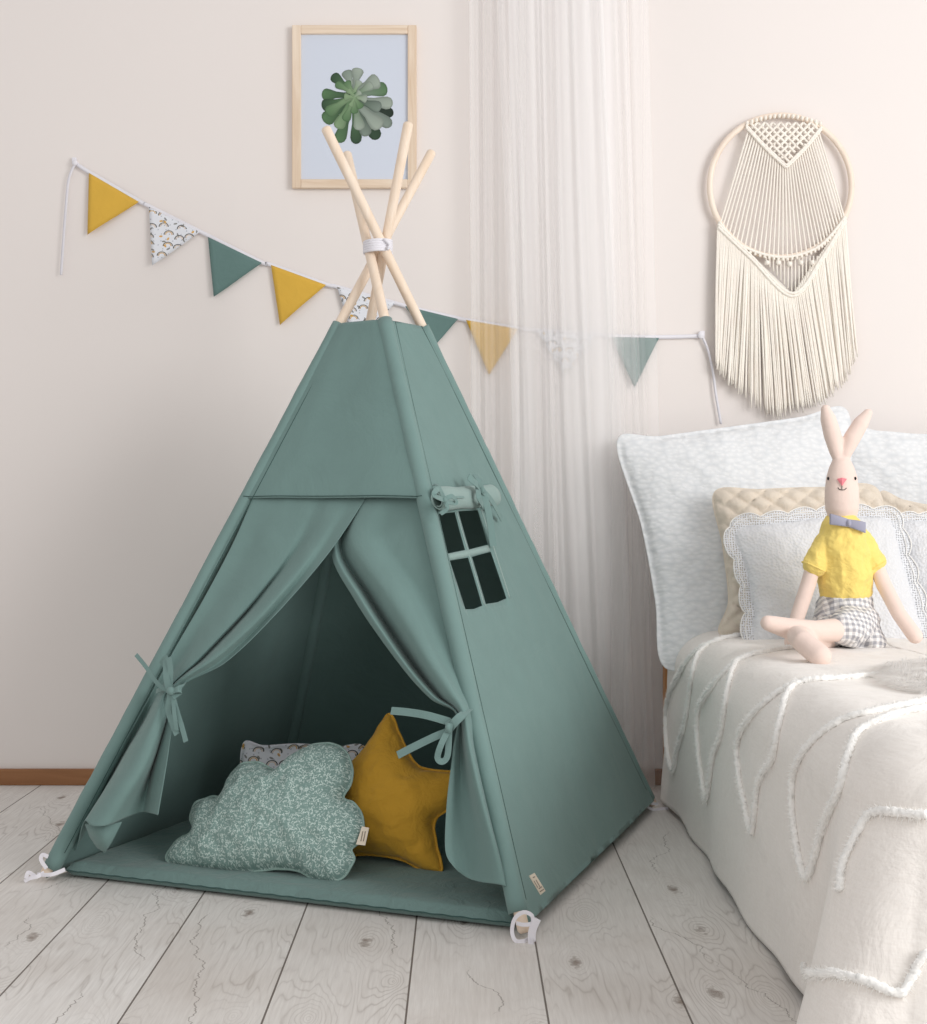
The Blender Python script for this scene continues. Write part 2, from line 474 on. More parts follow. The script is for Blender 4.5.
# ------------------------------------------------------------------ room
m = MB(); m.add([(-3.2,-.6,0),(3.2,-.6,0),(3.2,WALL,0),(-3.2,WALL,0),(-3.2,-.6,-.05),(3.2,-.6,-.05),(3.2,WALL,-.05),(-3.2,WALL,-.05)],
      [(0,1,2,3),(7,6,5,4),(0,4,5,1),(1,5,6,2),(2,6,7,3),(3,7,4,0)])
o = m.build('floor', M['floor'], smooth=False); tag(o, kind='structure')
m = MB(); m.box((-3.2, WALL, -.05), (3.2, WALL+.1, 2.8)); o = m.build('wall_back', M['wall'], smooth=False); tag(o, kind='structure')
m = MB(); m.box((-3.2, WALL-.014, 0), (3.2, WALL, .052))
o = m.build('baseboard_back', M['skirting'], smooth=False); tag(o, kind='structure'); mod(o, 'BEVEL', width=.004, segments=2)

# ------------------------------------------------------------------ teepee
FL = floor_pt(45, 880); FR = floor_pt(524, 938); BR = floor_pt(653, 809); BL = Vector((-.56, 4.10, 0))
APX = {'FL': Vector((-.2235+.003, 3.51+.028, 1.576)), 'FR': Vector((-.2235-.026, 3.51-.004, 1.576)),
       'BR': Vector((-.2235+.013, 3.51-.030, 1.576)), 'BL': Vector((-.2235+.018, 3.51+.0, 1.576))}
BASE = {'FL': FL, 'FR': FR, 'BR': BR, 'BL': BL}
TOPY = {'FL': 151, 'FR': 153, 'BR': 127, 'BL': 123}
def pole_at(k, z):
    a, b = BASE[k], APX[k]; return a+(b-a)*(z/b.z)
def pole_top(k):
    z = 1.6
    while z < 2.4:
        p = pole_at(k, z)
        if CY-(p.z-H)*F/p.y <= TOPY[k]: return p
        z += .003
    return p
ctr = (FL+FR+BR+BL)/4; ctr.z = 0
tp = empty('teepee_tent', ctr, 'sage green canvas play teepee with tied back door flaps and wooden poles', 'tent')
for k in ('FL', 'FR', 'BR', 'BL'):
    a = BASE[k]; b = pole_top(k); d = (b-a).normalized()
    m = MB(); a2 = a+Vector((0, 0, .013))
    P = [a2-d*.002, a2+d*.004, a2+d*.3, a2+d*.9, b-d*.008, b-d*.003, b]
    m.tube(P, [.009, .013, .013, .013, .013, .011, .006], 16)
    o = m.build('pole', M['pole'], tp)
# cord wrap round the crossing
m = MB(); cc = Vector((-.2235, 3.51-.003, 1.576)); pts = []
for i in range(5*40+1):
    a = 2*PI*i/40; pts.append(cc+Vector((.036*math.cos(a), .044*math.sin(a), -.016+.032*i/200+.002*math.sin(a*1.0+.4))))
m.tube(pts, .0042, 8)
m.tube([cc+Vector((.018, -.045, .014)), cc+Vector((.034, -.040, .0)), cc+Vector((.028, -.046, -.014))], .004, 8)
m.build('cord_wrap', M['white'], tp)

ZT = 1.362; ZB = .022
def outward(k1, k2):
    a, b = BASE[k1], BASE[k2]; c = APX[k1]
    n = (b-a).cross(c-a).normalized()
    mid = (a+b)/2-ctr
    return n if n.dot(mid) > 0 else -n
nF = outward('FL', 'FR'); nR = outward('FR', 'BR'); nB = outward('BR', 'BL'); nL = outward('BL', 'FL')
def panel(k1, k2, z0, z1, n, nu=40, nv=60, off=.0, amp=.006, seed=0, sag=0.0):
    V = []; Fc = []
    for j in range(nv+1):
        z = z0+(z1-z0)*j/nv; a = pole_at(k1, z); b = pole_at(k2, z)
        for i in range(nu+1):
            u = i/nu; p = a+(b-a)*u
            e = min(1, 6*u*(1-u))
            w = fbm(p.x, p.y, p.z*.5, 5)+.0
            V.append(p+n*(.014*(n == nF)+off*e*(.4 if n == nF else 1)+amp*e*w-sag*math.sin(PI*u)*(1-j/nv)))
    for j in range(nv):
        for i in range(nu):
            q = j*(nu+1)+i; Fc.append((q, q+1, q+nu+2, q+nu+1))
    return V, Fc
SR = .0205
for k1, k2, n, nm in (('BL', 'FL', nL, 'side_panel'), ('BR', 'BL', nB, 'back_panel')):
    V, Fc = panel(k1, k2, .004, ZT, n, off=.012, sag=.012)
    o = mk(nm, V, Fc, M['teal'], tp); mod(o, 'SOLIDIFY', thickness=.0015, offset=0)
# front upper panel down to the door seam
def zseam(u): return None
V, Fc = panel('FL', 'FR', .903, ZT, nF, off=.014, amp=.004)
o = mk('front_panel', V, Fc, M['teal'], tp); mod(o, 'SOLIDIFY', thickness=.0015, offset=0)
# seam line stitched
m = MB(); pts = []
for i in range(31):
    u = i/30; a = pole_at('FL', .907); b = pole_at('FR', .907); e = min(1, 6*u*(1-u)); q = a+(b-a)*u; pts.append(q+nF*(max(.0158+.0056*e, .0215*(abs(u-.5)*2)**6)+.004*e*fbm(q.x, q.y, q.z*.5, 5)))
m.tube(pts, .0011, 6); m.build('panel_seam', M['stitch'], tp)

# sleeves
for k in ('FL', 'FR', 'BR', 'BL'):
    m = MB(); P = []; R = []
    for i in range(61):
        z0_ = {'FL': .026, 'FR': .045}.get(k, .03); z = z0_+(ZT+.006-z0_)*i/60
        p = pole_at(k, z); P.append(p); R.append(SR+.0015*fbm(p.x*3, k == 'FL', z, 9))
    m.tube(P, R, 20, caps=False)
    o = m.build('pole_sleeve', M['tealband'], tp); mod(o, 'SOLIDIFY', thickness=.0015, offset=-1)
# stitch line beside visible sleeves, flat seam allowances
def seamline(k, k2, n, off=.03, lift=.017, nm='sleeve_stitching'):
    m = MB(); P = []
    for i in range(50):
        z = .06+(ZT-.06)*i/49; a = pole_at(k, z); b = pole_at(k2, z)
        P.append(a+(b-a).normalized()*off+n*lift)
    m.tube(P, .0011, 5); m.build(nm, M['stitch'], tp)
seamline('FR', 'BR', nR, .0215, .0152)
seamline('BR', 'FR', nR, .027, .0155)
seamline('FL', 'FR', nF, .027, .0172)

# right panel with window
p0R = FR.copy(); eu = (BR-FR).normalized(); ev = (nR.cross(eu)).normalized()
if ev.z < 0: ev = -ev
def toR(px, py):
    p = hit_plane(px, py, FR+nR*.0165, nR); d = p-p0R; return Vector((d.dot(eu), d.dot(ev)))
def RtoW(uv, h=0.012): return p0R+eu*uv[0]+ev*uv[1]+nR*h
bu = lambda p: Vector(((p-p0R).dot(eu), (p-p0R).dot(ev)))
Q = [bu(pole_at('FR', ZB)), bu(pole_at('BR', ZB)), bu(pole_at('BR', ZT)), bu(pole_at('FR', ZT))]
z2 = lambda x, y: (420+x*.1464, 470+y*.1465)
panes = [[(128, 300), (225, 292), (298, 550), (190, 570)],
         [(245, 288), (370, 285), (440, 520), (322, 548)],
         [(203, 618), (318, 602), (415, 930), (360, 952), (308, 952)],
         [(340, 598), (458, 568), (568, 885), (510, 910), (436, 920)]]
holes = [[toR(*z2(*q)) for q in pn] for pn in panes]
def inpoly(p, poly):
    c = False; n = len(poly); j = n-1
    for i in range(n):
        a, b = poly[i], poly[j]
        if (a[1] > p[1]) != (b[1] > p[1]) and p[0] < (b[0]-a[0])*(p[1]-a[1])/(b[1]-a[1])+a[0]: c = not c
        j = i
    return c
def dens(poly, step):
    out = []
    for i in range(len(poly)):
        a = poly[i]; b = poly[(i+1) % len(poly)]; n = max(1, int((b-a).length/step))
        out += [a+(b-a)*k/n for k in range(n)]
    return out
pts = []; edges = []
for poly in [dens(Q, .03)]+[dens(h, .02) for h in holes]:
    b = len(pts); pts += poly; edges += [(b+i, b+(i+1) % len(poly)) for i in range(len(poly))]
st = .022
for i in range(80):
    for j in range(80):
        p = Vector((i*st+(j % 2)*st/2, j*st*.87))
        if not inpoly(p, Q): continue
        if any(inpoly(p, h) for h in holes): continue
        if min((p-q).length for q in pts[:400]) < .009: continue
        pts.append(p)
vo, eo, fo, *_ = delaunay_2d_cdt(pts, edges, [], 0, 1e-5)
Fc = []
for f in fo:
    c = sum((vo[i] for i in f), Vector((0, 0)))/len(f)
    if inpoly(c, Q) and not any(inpoly(c, h) for h in holes): Fc.append(tuple(f))
def Rh(p):
    # distance fraction to the poles
    w = RtoW(p, 0); z = max(w.z, .01); a = pole_at('FR', z); b = pole_at('BR', z); u = (w-a).length/(b-a).length
    e = min(1, max(0, 6*u*(1-u)))
    dF = (a-p0R).dot(nR); dB = (b-p0R).dot(nR); base_ = dF*(1-min(max(u,0),1))+dB*min(max(u,0),1)
    return base_+.0145+(.002+.005*fbm(w.x, w.y, w.z*.6, 4))*e
V = [RtoW(p, Rh(p)) for p in vo]
o = mk('window_panel', V, Fc, M['teal'], tp); mod(o, 'SOLIDIFY', thickness=.0015, offset=0)
wp = o
# window trim: lighter facing strips around panes
wl = mat_fabric('pale teal window facing', srgb(142, 165, 160), .05)
m = MB()
def band(a, b, w):
    A = RtoW(toR(*z2(*a)), .019); B = RtoW(toR(*z2(*b)), .019)
    N = 14; P = []
    for i in range(N+1):
        p = A+(B-A)*i/N; q = p-p0R; P.append(RtoW((q.dot(eu), q.dot(ev)), Rh(Vector((q.dot(eu), q.dot(ev))))+.0012))
    m.ribbon(P, w, nR.cross((B-A).normalized()), .0006)
band((234, 290), (425, 925), .008); band((197, 594), (446, 547), .015)
band((391, 283), (586, 885), .010)
m.build('window_frame', wl, wp)
# rolled flap
A = hit_plane(437, 500, FR+nR*.034, nR); B = hit_plane(494, 496, FR+nR*.034, nR)
m = MB(); P = []; R = []
for i in range(25):
    t = i/24; P.append(A+(B-A)*t+nR*.003*math.sin(t*9)); R.append(.026+.0012*math.sin(t*14)+(-.004 if t in (0, 1) else 0))
# spiral roll cross section
V = []; Fc = []; nr = 40; ax = (B-A).normalized(); e1 = nR; e2 = ax.cross(e1)
if e2.z < 0: e2 = -e2
for i in range(25):
    for k in range(nr+1):
        s = k/nr; a = PI*.5-s*2*PI*1.6; r = (R[i])*(1-.38*s)
        V.append(P[i]+e1*math.cos(a)*r*.75+e2*math.sin(a)*r*1.15)
for i in range(24):
    for k in range(nr):
        q = i*(nr+1)+k; Fc.append((q, q+1, q+nr+2, q+nr+1))
o = mk('rolled_window_flap', V, Fc, wl, wp); mod(o, 'SOLIDIFY', thickness=.003, offset=0)
m = MB(); pp = [RtoW(toR(434, 487), .02), RtoW(toR(486, 484), .02)]
def ribpx(m, pl, w, base, n, wdir=None, th=.0015, samples=24, taper=None):
    """pl: (px,py,lift) on plane base,n ; ribbon lies in the plane"""
    P = [hit_plane(x, y, base+n*l, n) for x, y, l in pl]
    P = catmull(P, samples) if len(P) > 2 else P
    wn = (n+Vector((0, -1.5, .2))).normalized() if n == nR else n
    wd = []
    for i in range(len(P)):
        t = (P[min(i+1, len(P)-1)]-P[max(i-1, 0)]).normalized()
        wd.append((wdir if wdir is not None else wn.cross(t)))
    wd = [Vector(w_) for w_ in wd]
    m.ribbon(P, w, wd, th)
m = MB()
z3 = lambda x, y: z2(x, y)
def zz(*L): return [(*z2(x, y), l) for x, y, l in L]
def zl(*L): return [(*z2(x, y), l*.72+.016) for x, y, l in L]
# right bow
ribpx(m, zl((330, 45, .075), (370, 80, .08), (420, 130, .072)), .017, FR, nR)
ribpx(m, zl((375, 35, .07), (405, 75, .085), (425, 130, .075)), .014, FR, nR)
ribpx(m, zl((425, 140, .075), (470, 300, .06), (500, 520, .03)), .019, FR, nR)
ribpx(m, zl((425, 140, .078), (490, 210, .075), (560, 335, .045)), .015, FR, nR)
ribpx(m, zl((395, 120, .068), (405, 190, .075), (440, 265, .05)), .015, FR, nR)
c = hit_plane(*z2(425, 140), FR+nR*.071, nR); m.ellipsoid(c, (.008, .007, .009))
m.build('tie', M['tealband'], o, smooth=False)
m = MB()
ribpx(m, zl((165, 200, .07), (130, 130, .085), (95, 170, .08), (165, 205, .075)), .012, FR, nR)
ribpx(m, zl((165, 200, .07), (220, 180, .09), (245, 225, .08), (170, 215, .075)), .011, FR, nR)
ribpx(m, zl((165, 205, .075), (185, 260, .07), (140, 300, .045)), .010, FR, nR)
ribpx(m, zl((165, 205, .075), (130, 110, .06), (85, 105, .03)), .006, FR, nR)
ribpx(m, zl((150, 190, .066), (220, 186, .064), (300, 185, .058)), .005, FR, nR)
c = hit_plane(*z2(165, 205), FR+nR*.071, nR); m.ellipsoid(c, (.007, .007, .007))
m.build('tie', M['tealband'], o, smooth=False)
# brand tag on right panel
m = MB(); P = [RtoW(toR(x, y), .016) for x, y in ((529, 876), (534, 873), (545, 891), (540, 895))]
m.add([p+nR*.002 for p in P]+[p-nR*.001 for p in P], [(0,1,2,3),(7,6,5,4),(0,4,5,1),(1,5,6,2),(2,6,7,3),(3,7,4,0)])
tg = m.build('sewn_tag', M['tag'], tp, smooth=False); tg['label'] = 'small cream tag with printed mark'
m = MB()
for (a, b) in (((533, 881), (537, 888)), ((535, 880), (539, 887)), ((538, 889), (541, 887)), ((539, 892), (543, 889.5)), ((532, 878), (534, 877))):
    m.ribbon([RtoW(toR(*a), .0188), RtoW(toR(*b), .0188)], .0022, nR.cross(RtoW(toR(*b))-RtoW(toR(*a))), .0006)
m.build('printed_mark', M['ink'], tg)

# door flaps: loft through fold curves given on the front plane (x, y, lift)
def loft(curves, nu, nv, name, parent, seed=0, amp=.003, vexp=1.0):
    curves = [[(c[0][0], c[0][1]-9, c[0][2]*.3)]+[(x, y, l*1.25+.002) for x, y, l in c[1:]] for c in curves]
    cv = [[hit_plane(x, y, FL+nF*(l+.013), nF) for x, y, l in c] for c in curves]
    V = []; Fc = []
    for j in range(nv+1):
        t = (j/nv)
        row = [interp1(c, t) for c in cv]
        for i in range(nu+1):
            p = interp1(row, i/nu); e = math.sin(PI*i/nu)**.5 if 0 < i < nu else 0
            V.append(p+nF*amp*e*fbm(p.x+seed, p.y, p.z, 11))
    for j in range(nv):
        for i in range(nu):
            q = j*(nu+1)+i; Fc.append((q, q+1, q+nu+2, q+nu+1))
    o = mk(name, V, Fc, M['teal'], parent); mod(o, 'SOLIDIFY', thickness=.0016, offset=0); return o
# left flap rows: seam, 540, 600, 650, tie 688, 720, 770, hem
Lc = [
 [(258,494,0),(234,541,.0),(203,600,0),(174,650,0),(154,688,0),(137,720,-.005),(108,772,-.01),(68,845,-.01)],
 [(272,495,.0),(250,545,-.002),(214,605,-.002),(184,652,-.004),(160,690,-.004),(142,722,-.025),(112,776,-.035),(76,850,-.03)],
 [(295,496,.0),(268,552,.006),(230,610,.012),(192,655,.016),(165,689,.022),(146,722,.022),(115,775,.03),(84,822,.045)],
 [(312,497,0),(285,555,.004),(244,610,.012),(202,655,.022),(168,688,.030),(153,722,.045),(128,772,.06),(92,826,.07)],
 [(325,497,0),(294,552,-.003),(248,610,-.006),(206,656,.004),(170,688,.024),(160,723,.04),(142,770,.055),(108,825,.062)],
 [(338,498,0),(304,550,.012),(258,608,.025),(212,655,.032),(172,687,.036),(164,723,.03),(150,768,.02),(126,817,.02)],
 [(348,499,0),(312,552,.018),(266,610,.034),(218,656,.038),(175,687,.034),(166,724,.012),(152,768,-.01),(142,812,-.01)],
 [(358,500,.0),(320,552,.012),(272,612,.016),(222,660,.02),(178,687,.028),(168,722,.02),(156,768,.015),(150,813,.01)],
 [(369,502,.002),(331,550,.02),(277,613,.026),(226,662,.024),(181,687,.026),(173,722,.03),(166,768,.035),(158,815,.035)],
]
fl = loft(Lc, 96, 110, 'door_flap', tp, 1)
# turned hem corner of the left flap
cp = [(85,824,.060),(89,836,.05),(97,848,.04),(105,853,.035),(112,842,.035),(122,822,.045),(104,826,.066)]
hp = [hit_plane(x, y, FL+nF*(l+.012), nF) for x, y, l in cp]
o = mk('hem_corner', hp, [(6, i, i+1) for i in range(5)], M['teal'], fl); mod(o, 'SOLIDIFY', thickness=.0016)
Rc = [
 [(352,500,-.012),(331,548,.0),(355,600,.012),(398,662,.016),(430,698,.018),(456,714,.016),(453,750,.012),(447,800,.01),(445,846,.01),(449,861,.008)],
 [(356,500,-.012),(335,546,.004),(362,600,.024),(403,661,.028),(433,696,.026),(457,714,.022),(455,750,.012),(452,800,.006),(451,846,.004),(455,868,.004)],
 [(360,500,-.010),(338,545,-.006),(367,600,-.004),(407,661,.0),(436,696,.01),(458,714,.018),(458,750,.0),(457,800,-.006),(458,850,-.008),(462,874,-.008)],
 [(364,500,-.008),(341,544,-.02),(371,600,-.035),(410,660,-.035),(438,696,-.015),(459,714,.012),(460,752,-.01),(463,800,-.012),(466,850,-.015),(470,879,-.015)],
 [(368,500,-.004),(345,541,-.004),(376,598,.0),(414,657,.006),(441,694,.014),(460,714,.022),(463,750,.0),(470,800,-.004),(477,850,-.006),(481,882,-.006)],
 [(376,500,.0),(352,538,.012),(388,596,.030),(422,655,.036),(446,692,.034),(461,713,.032),(467,752,.03),(478,802,.028),(489,845,.02),(496,884,.01)],
 [(388,500,.0),(366,536,.012),(402,592,.026),(431,652,.034),(452,690,.036),(464,713,.034),(472,752,.032),(484,802,.028),(497,850,.018),(505,886,.008)],
 [(398,500,.0),(385,540,.0),(416,594,.004),(440,652,.012),(457,690,.02),(467,713,.026),(476,752,.0),(488,802,-.018),(501,858,-.018),(509,888,-.01)],
 [(410,500,.0),(405,545,.0),(430,600,-.002),(451,652,.002),(463,690,.006),(470,713,.012),(479,752,-.006),(491,802,-.02),(505,858,-.02),(513,890,-.012)],
 [(422,500,.0),(432,545,.0),(444,598,.0),(457,652,.0),(466,690,.0),(471,713,.0),(480,752,.0),(492,802,.0),(506,860,.0),(516,900,.0)],
]
fr = loft(Rc, 110, 120, 'door_flap', tp, 5)
# ties
m = MB()
zA = lambda L: [(70+x*.2052, 630+y*.2051, l+.04) for x, y, l in L]
def rb(L, w): ribpx(m, zA(L), w, FL, nF)
rb([(322,120,.02),(370,180,.025),(430,265,.03),(485,300,.04)], .010)
rb([(485,300,.04),(470,230,.05),(465,140,.04),(445,170,.03)], .016)
rb([(485,300,.04),(490,200,.05),(480,135,.045)], .014)
rb([(490,300,.045),(480,390,.035),(500,460,.03),(522,510,.03)], .014)
rb([(495,300,.045),(520,390,.04),(545,470,.035),(565,545,.03)], .012)
rb([(490,300,.05),(530,290,.055),(540,300,.04),(500,330,.045)], .013)
rb([(420,300,.0),(455,285,.03),(500,300,.04),(545,270,.03),(560,265,.0)], .012)
rb([(500,320,.04),(510,420,.045),(520,490,.035)], .010)
c = hit_plane(70+492*.2052, 630+298*.2051, FL+nF*.09, nF); m.ellipsoid(c, (.011, .010, .010))
m.build('tie', M['tealband'], fl, smooth=False)
m = MB()
zB = lambda L: [(380+x*.2147, 680+y*.2148, l+.03) for x, y, l in L]
def rb(L, w): ribpx(m, zB(L), w, FL, nF)
rb([(52,143,.02),(130,150,.025),(220,165,.03),(325,195,.03)], .0175)
rb([(82,350,.02),(170,305,.025),(260,262,.03),(320,240,.03)], .0175)
rb([(318,235,.035),(285,300,.045),(268,360,.04),(290,380,.035),(315,350,.035),(322,240,.035)], .014)
rb([(325,225,.035),(345,200,.045),(380,165,.04),(412,135,.01)], .020)
rb([(318,190,.035),(322,215,.045),(318,245,.04)], .016)
c = hit_plane(380+320*.2147, 680+222*.2148, FL+nF*.07, nF); m.ellipsoid(c, (.008, .008, .010))
m.build('tie', M['tealband'], fr, smooth=False)

# white corner ties around pole feet
def white_tie(paths, k, w=.011):
    m = MB(); n = Vector((0, -1, 0)) if k != 'BR' else Vector((.3, -.95, 0)).normalized()
    b = BASE[k]
    for L in paths:
        P = [hit_plane(x, y, b+n*l, n) for x, y, l in L]
        for p in P: p.z = max(p.z, .004)
        P = catmull(P, 30) if len(P) > 2 else P
        wd = [n.cross((P[min(i+1, len(P)-1)]-P[max(i-1, 0)]).normalized())+Vector((0, .0, .2)) for i in range(len(P))]
        m.ribbon(P, w, wd, .0015)
    m.build('corner_tie', M['white'], tp, smooth=False)
zC = lambda L: [(490+x*.1074, 850+y*.1074, l) for x, y, l in L]
white_tie([zC([(400,700,.03),(390,610,.035),(310,580,.03),(230,640,.025),(205,760,.025),(240,870,.03),(320,915,.03),(350,905,.02)]),
           zC([(245,680,.022),(310,695,.032),(390,685,.032),(440,640,.03)]),
           zC([(455,650,.03),(420,690,.034),(395,760,.03),(370,820,.03)])], 'FR', .008)
white_tie([zC([(440,640,.035),(395,750,.034),(390,850,.036),(400,920,.04)])], 'FR', .016)
zD = lambda L: [(0+x*.3947, 620+y*.3945, l) for x, y, l in L]
white_tie([zD([(112,640,.02),(95,650,.025),(75,655,.025),(62,668,.025)]), zD([(95,645,.02),(130,645,.03),(165,632,.02)]),
           zD([(118,630,.02),(104,608,.02),(108,595,.02),(122,600,.02)]), zD([(90,650,.02),(72,640,.03),(66,655,.03)])], 'FL', .009)
white_tie([[(646,806,.02),(654,810,.025),(662,812,.02),(668,816,.02)], [(640,800,.02),(650,803,.03),(658,804,.02)]], 'BR', .008)

# ------------------------------------------------------------------ mat
mc = [FL+(ctr-FL)*.055, FR+(ctr-FR)*.05, BR+(ctr-BR)*.06, BL+(ctr-BL)*.06]
mc[0] = mc[0]; TH = .038
nu = 90; V = []; Fc = []; top = {}; bot = {}
def matp(u, v):
    a = mc[0]+(mc[1]-mc[0])*u; b = mc[3]+(mc[2]-mc[3])*u; return a+(b-a)*v
for s in (1, 0):
    for j in range(nu+1):
        for i in range(nu+1):
            u, v = i/nu, j/nu; p = matp(u, v).copy()
            e = min(u, 1-u, v, 1-v)
            ed = min(1, e/.02); rd = math.sqrt(max(0, 1-(1-ed)**2))
            q = fbm(p.x, p.y, 0, 9)*.003
            ev2 = 0
            if s: p.z = .004+(TH/2-.004)+(TH/2)*rd*.95+q*rd+.003*min(1, e/.1)
            else: p.z = .004+(TH/2-.004)*(1-rd)
            (top if s else bot)[(i, j)] = len(V); V.append(p)
for j in range(nu):
    for i in range(nu):
        Fc.append((top[i,j], top[i+1,j], top[i+1,j+1], top[i,j+1]))
        Fc.append((bot[i,j], bot[i,j+1], bot[i+1,j+1], bot[i+1,j]))
ring = [(i, 0) for i in range(nu)]+[(nu, j) for j in range(nu)]+[(i, nu) for i in range(nu, 0, -1)]+[(0, j) for j in range(nu, 0, -1)]
for a, b in zip(ring, ring[1:]+ring[:1]): Fc.append((bot[a], bot[b], top[b], top[a]))
mt = mk('floor_mat', V, Fc, M['tealmat'], origin=ctr)
tag(mt, 'padded sage green square floor mat lying inside the teepee', 'mat')
m = MB(); P = [matp(i/120, -.001)+Vector((0, -.001, TH*.5+.0008*math.sin(i*1.3))) for i in range(121)]
m.tube(P, .0016, 6); P = [matp(1.001, i/120)+Vector((.001, 0, TH*.5)) for i in range(121)]; m.tube(P, .0016, 6)
m.build('edge_piping', M['stitch'], mt)

# ------------------------------------------------------------------ pillows
def plane_from(pA, pB, tilt):
    """bottom line pA->pB, leaning back by tilt degrees"""
    U = (pB-pA); U.z *= .3; U.normalize(); back = Vector((-U.y, U.x, 0)).normalized()
    t = math.radians(tilt); Vv = (Vector((0, 0, 1))*math.cos(t)+back*math.sin(t)).normalized()
    N = U.cross(Vv).normalized()
    if N.y > 0: N = -N
    return pA.copy(), U, Vv, N
def pillow(name, outline, frame, T, m, smoothn=160, flange=.006, wr=.003, relief=None, nr=36, backf=.8, parent=None, res=110, power=.5, wrs=26, lift=0, corner_pull=0):
    O, U, Vv, N = frame; O = O+N*lift
    P3 = [hit_plane(x, y, O, N) for x, y in outline]
    P2 = [Vector(((p-O).dot(U), (p-O).dot(Vv))) for p in P3]
    B = catmull([Vector((p.x, p.y, 0)) for p in P2], smoothn, True) if smoothn else [Vector((p.x, p.y, 0)) for p in dens(P2, .01)]
    B = [Vector((b.x, b.y)) for b in B]
    # resample uniformly
    L = [0]
    for a, b in zip(B, B[1:]+B[:1]): L.append(L[-1]+(b-a).length)
    n = max(120, int(L[-1]/.006)); R = []; k = 0
    for i in range(n):
        s = L[-1]*i/n
        while L[k+1] < s: k += 1
        f = (s-L[k])/max(1e-9, L[k+1]-L[k]); a = B[k]; b = B[(k+1) % len(B)]; R.append(a+(b-a)*f)
    B = R
    xs = np.array([b.x for b in B]); ys = np.array([b.y for b in B])
    x0, x1, y0, y1 = xs.min()-.01, xs.max()+.01, ys.min()-.01, ys.max()+.01
    h = max(x1-x0, y1-y0)/res; nx = int((x1-x0)/h)+2; ny = int((y1-y0)/h)+2
    gx, gy = np.meshgrid(x0+h*np.arange(nx), y0+h*np.arange(ny))
    ins = np.zeros(gx.shape, bool); j = len(xs)-1
    for i in range(len(xs)):
        cond = (ys[i] > gy) != (ys[j] > gy)
        with np.errstate(divide='ignore', invalid='ignore'):
            xi = (xs[j]-xs[i])*(gy-ys[i])/(ys[j]-ys[i]+1e-12)+xs[i]
        ins ^= cond & (gx < xi); j = i
    er = ins.copy()
    for _ in range(max(0, int(round(flange/h)))):
        e2 = er.copy(); e2[1:] &= er[:-1]; e2[:-1] &= er[1:]; e2[:, 1:] &= er[:, :-1]; e2[:, :-1] &= er[:, 1:]; er = e2
    phi = np.zeros(gx.shape)
    for it in range(2600):
        s = np.zeros_like(phi)
        s[1:-1, 1:-1] = .25*(phi[:-2, 1:-1]+phi[2:, 1:-1]+phi[1:-1, :-2]+phi[1:-1, 2:]+h*h)
        phi = np.where(er, s, 0)
    hh = (phi/phi.max())**power*T/2
    def H_(x, y):
        fx = (x-x0)/h; fy = (y-y0)/h; i = min(max(int(fx), 0), nx-2); j = min(max(int(fy), 0), ny-2); fx -= i; fy -= j
        return (hh[j, i]*(1-fx)+hh[j, i+1]*fx)*(1-fy)+(hh[j+1, i]*(1-fx)+hh[j+1, i+1]*fx)*fy
    c = Vector((xs.mean(), ys.mean())); nB = len(B); V = []; uv = []; Fc = []
    import zlib
    sd = zlib.crc32(name.encode()) % 100
    def pt(p, side):
        hgt = H_(p.x, p.y); e = min(1, hgt/(T*.5)*3)
        w = wr*e*(fbm(p.x+sd, p.y, side, wrs)+.6*fbm(p.x-sd, p.y, side, wrs*.35))
        q = relief(p.x, p.y)*min(1, hgt/(T*.2)) if (relief and side > 0) else 0
        dd = .0012 if side > 0 else -.0012
        return O+U*p.x+Vv*p.y+N*((hgt+w+q+dd) if side > 0 else (-(hgt*backf)+w+dd))
    for side in (1, -1):
        V.append(pt(c, side)); uv.append((c.x, c.y))
        for k in range(1, nr+1):
            r = 1-(1-k/nr)**1.35
            for b in B:
                p = c+(b-c)*r; V.append(pt(p, side)); uv.append((p.x+(3 if side < 0 else 0), p.y))
    S = 1+nr*nB
    for s, base in ((1, 0), (-1, S)):
        for i in range(nB):
            i2 = (i+1) % nB
            f = (base, base+1+i, base+1+i2); Fc.append(f if s > 0 else f[::-1])
            for k in range(nr-1):
                a = base+1+k*nB
                f = (a+i, a+nB+i, a+nB+i2, a+i2); Fc.append(f if s > 0 else f[::-1])
    a = 1+(nr-1)*nB
    for i in range(nB):
        i2 = (i+1) % nB; Fc.append((a+i, S+a+i, S+a+i2, a+i2))
    zmin = min(v.z for v in V); org = sum(V, Vector())/len(V); org.z = zmin
    if parent is None: o = mk(name, V, Fc, m, uv=uv, origin=org)
    else: o = mk(name, V, Fc, m, parent=parent, uv=uv)
    o['_'] = 0; del o['_']
    return o, B, frame, (lambda p: pt(p, 1)), c

zP = lambda L: [(160+x*.3452, 690+y*.3453) for x, y in L]
MZ = .040
def seam_edge(o, B, frame, r, m, nm='seam_edge'):
    O, U, Vv, N = frame; mb = MB(); P = [O+U*b.x+Vv*b.y+N*.0015*math.sin(i*.9) for i, b in enumerate(B+B[:1])]
    mb.tube(P, r, 6, caps=False); mb.build(nm, m, o)
# print pillow
fr3 = plane_from(at(235, 0, 3.44)*1, at(375, 0, 3.42)*1, 14)
fr3[0].z = MZ
ppil, *_ = pillow('printed_cushion', [(243,744),(265,745),(300,743),(335,746),(366,746),(374,790),(372,868),(300,866),(238,864),(240,800)], fr3, .10, M['rainbow'], smoothn=120)
tag(ppil, 'white cushion printed with small rainbows, half hidden behind the cloud pillow', 'cushion')
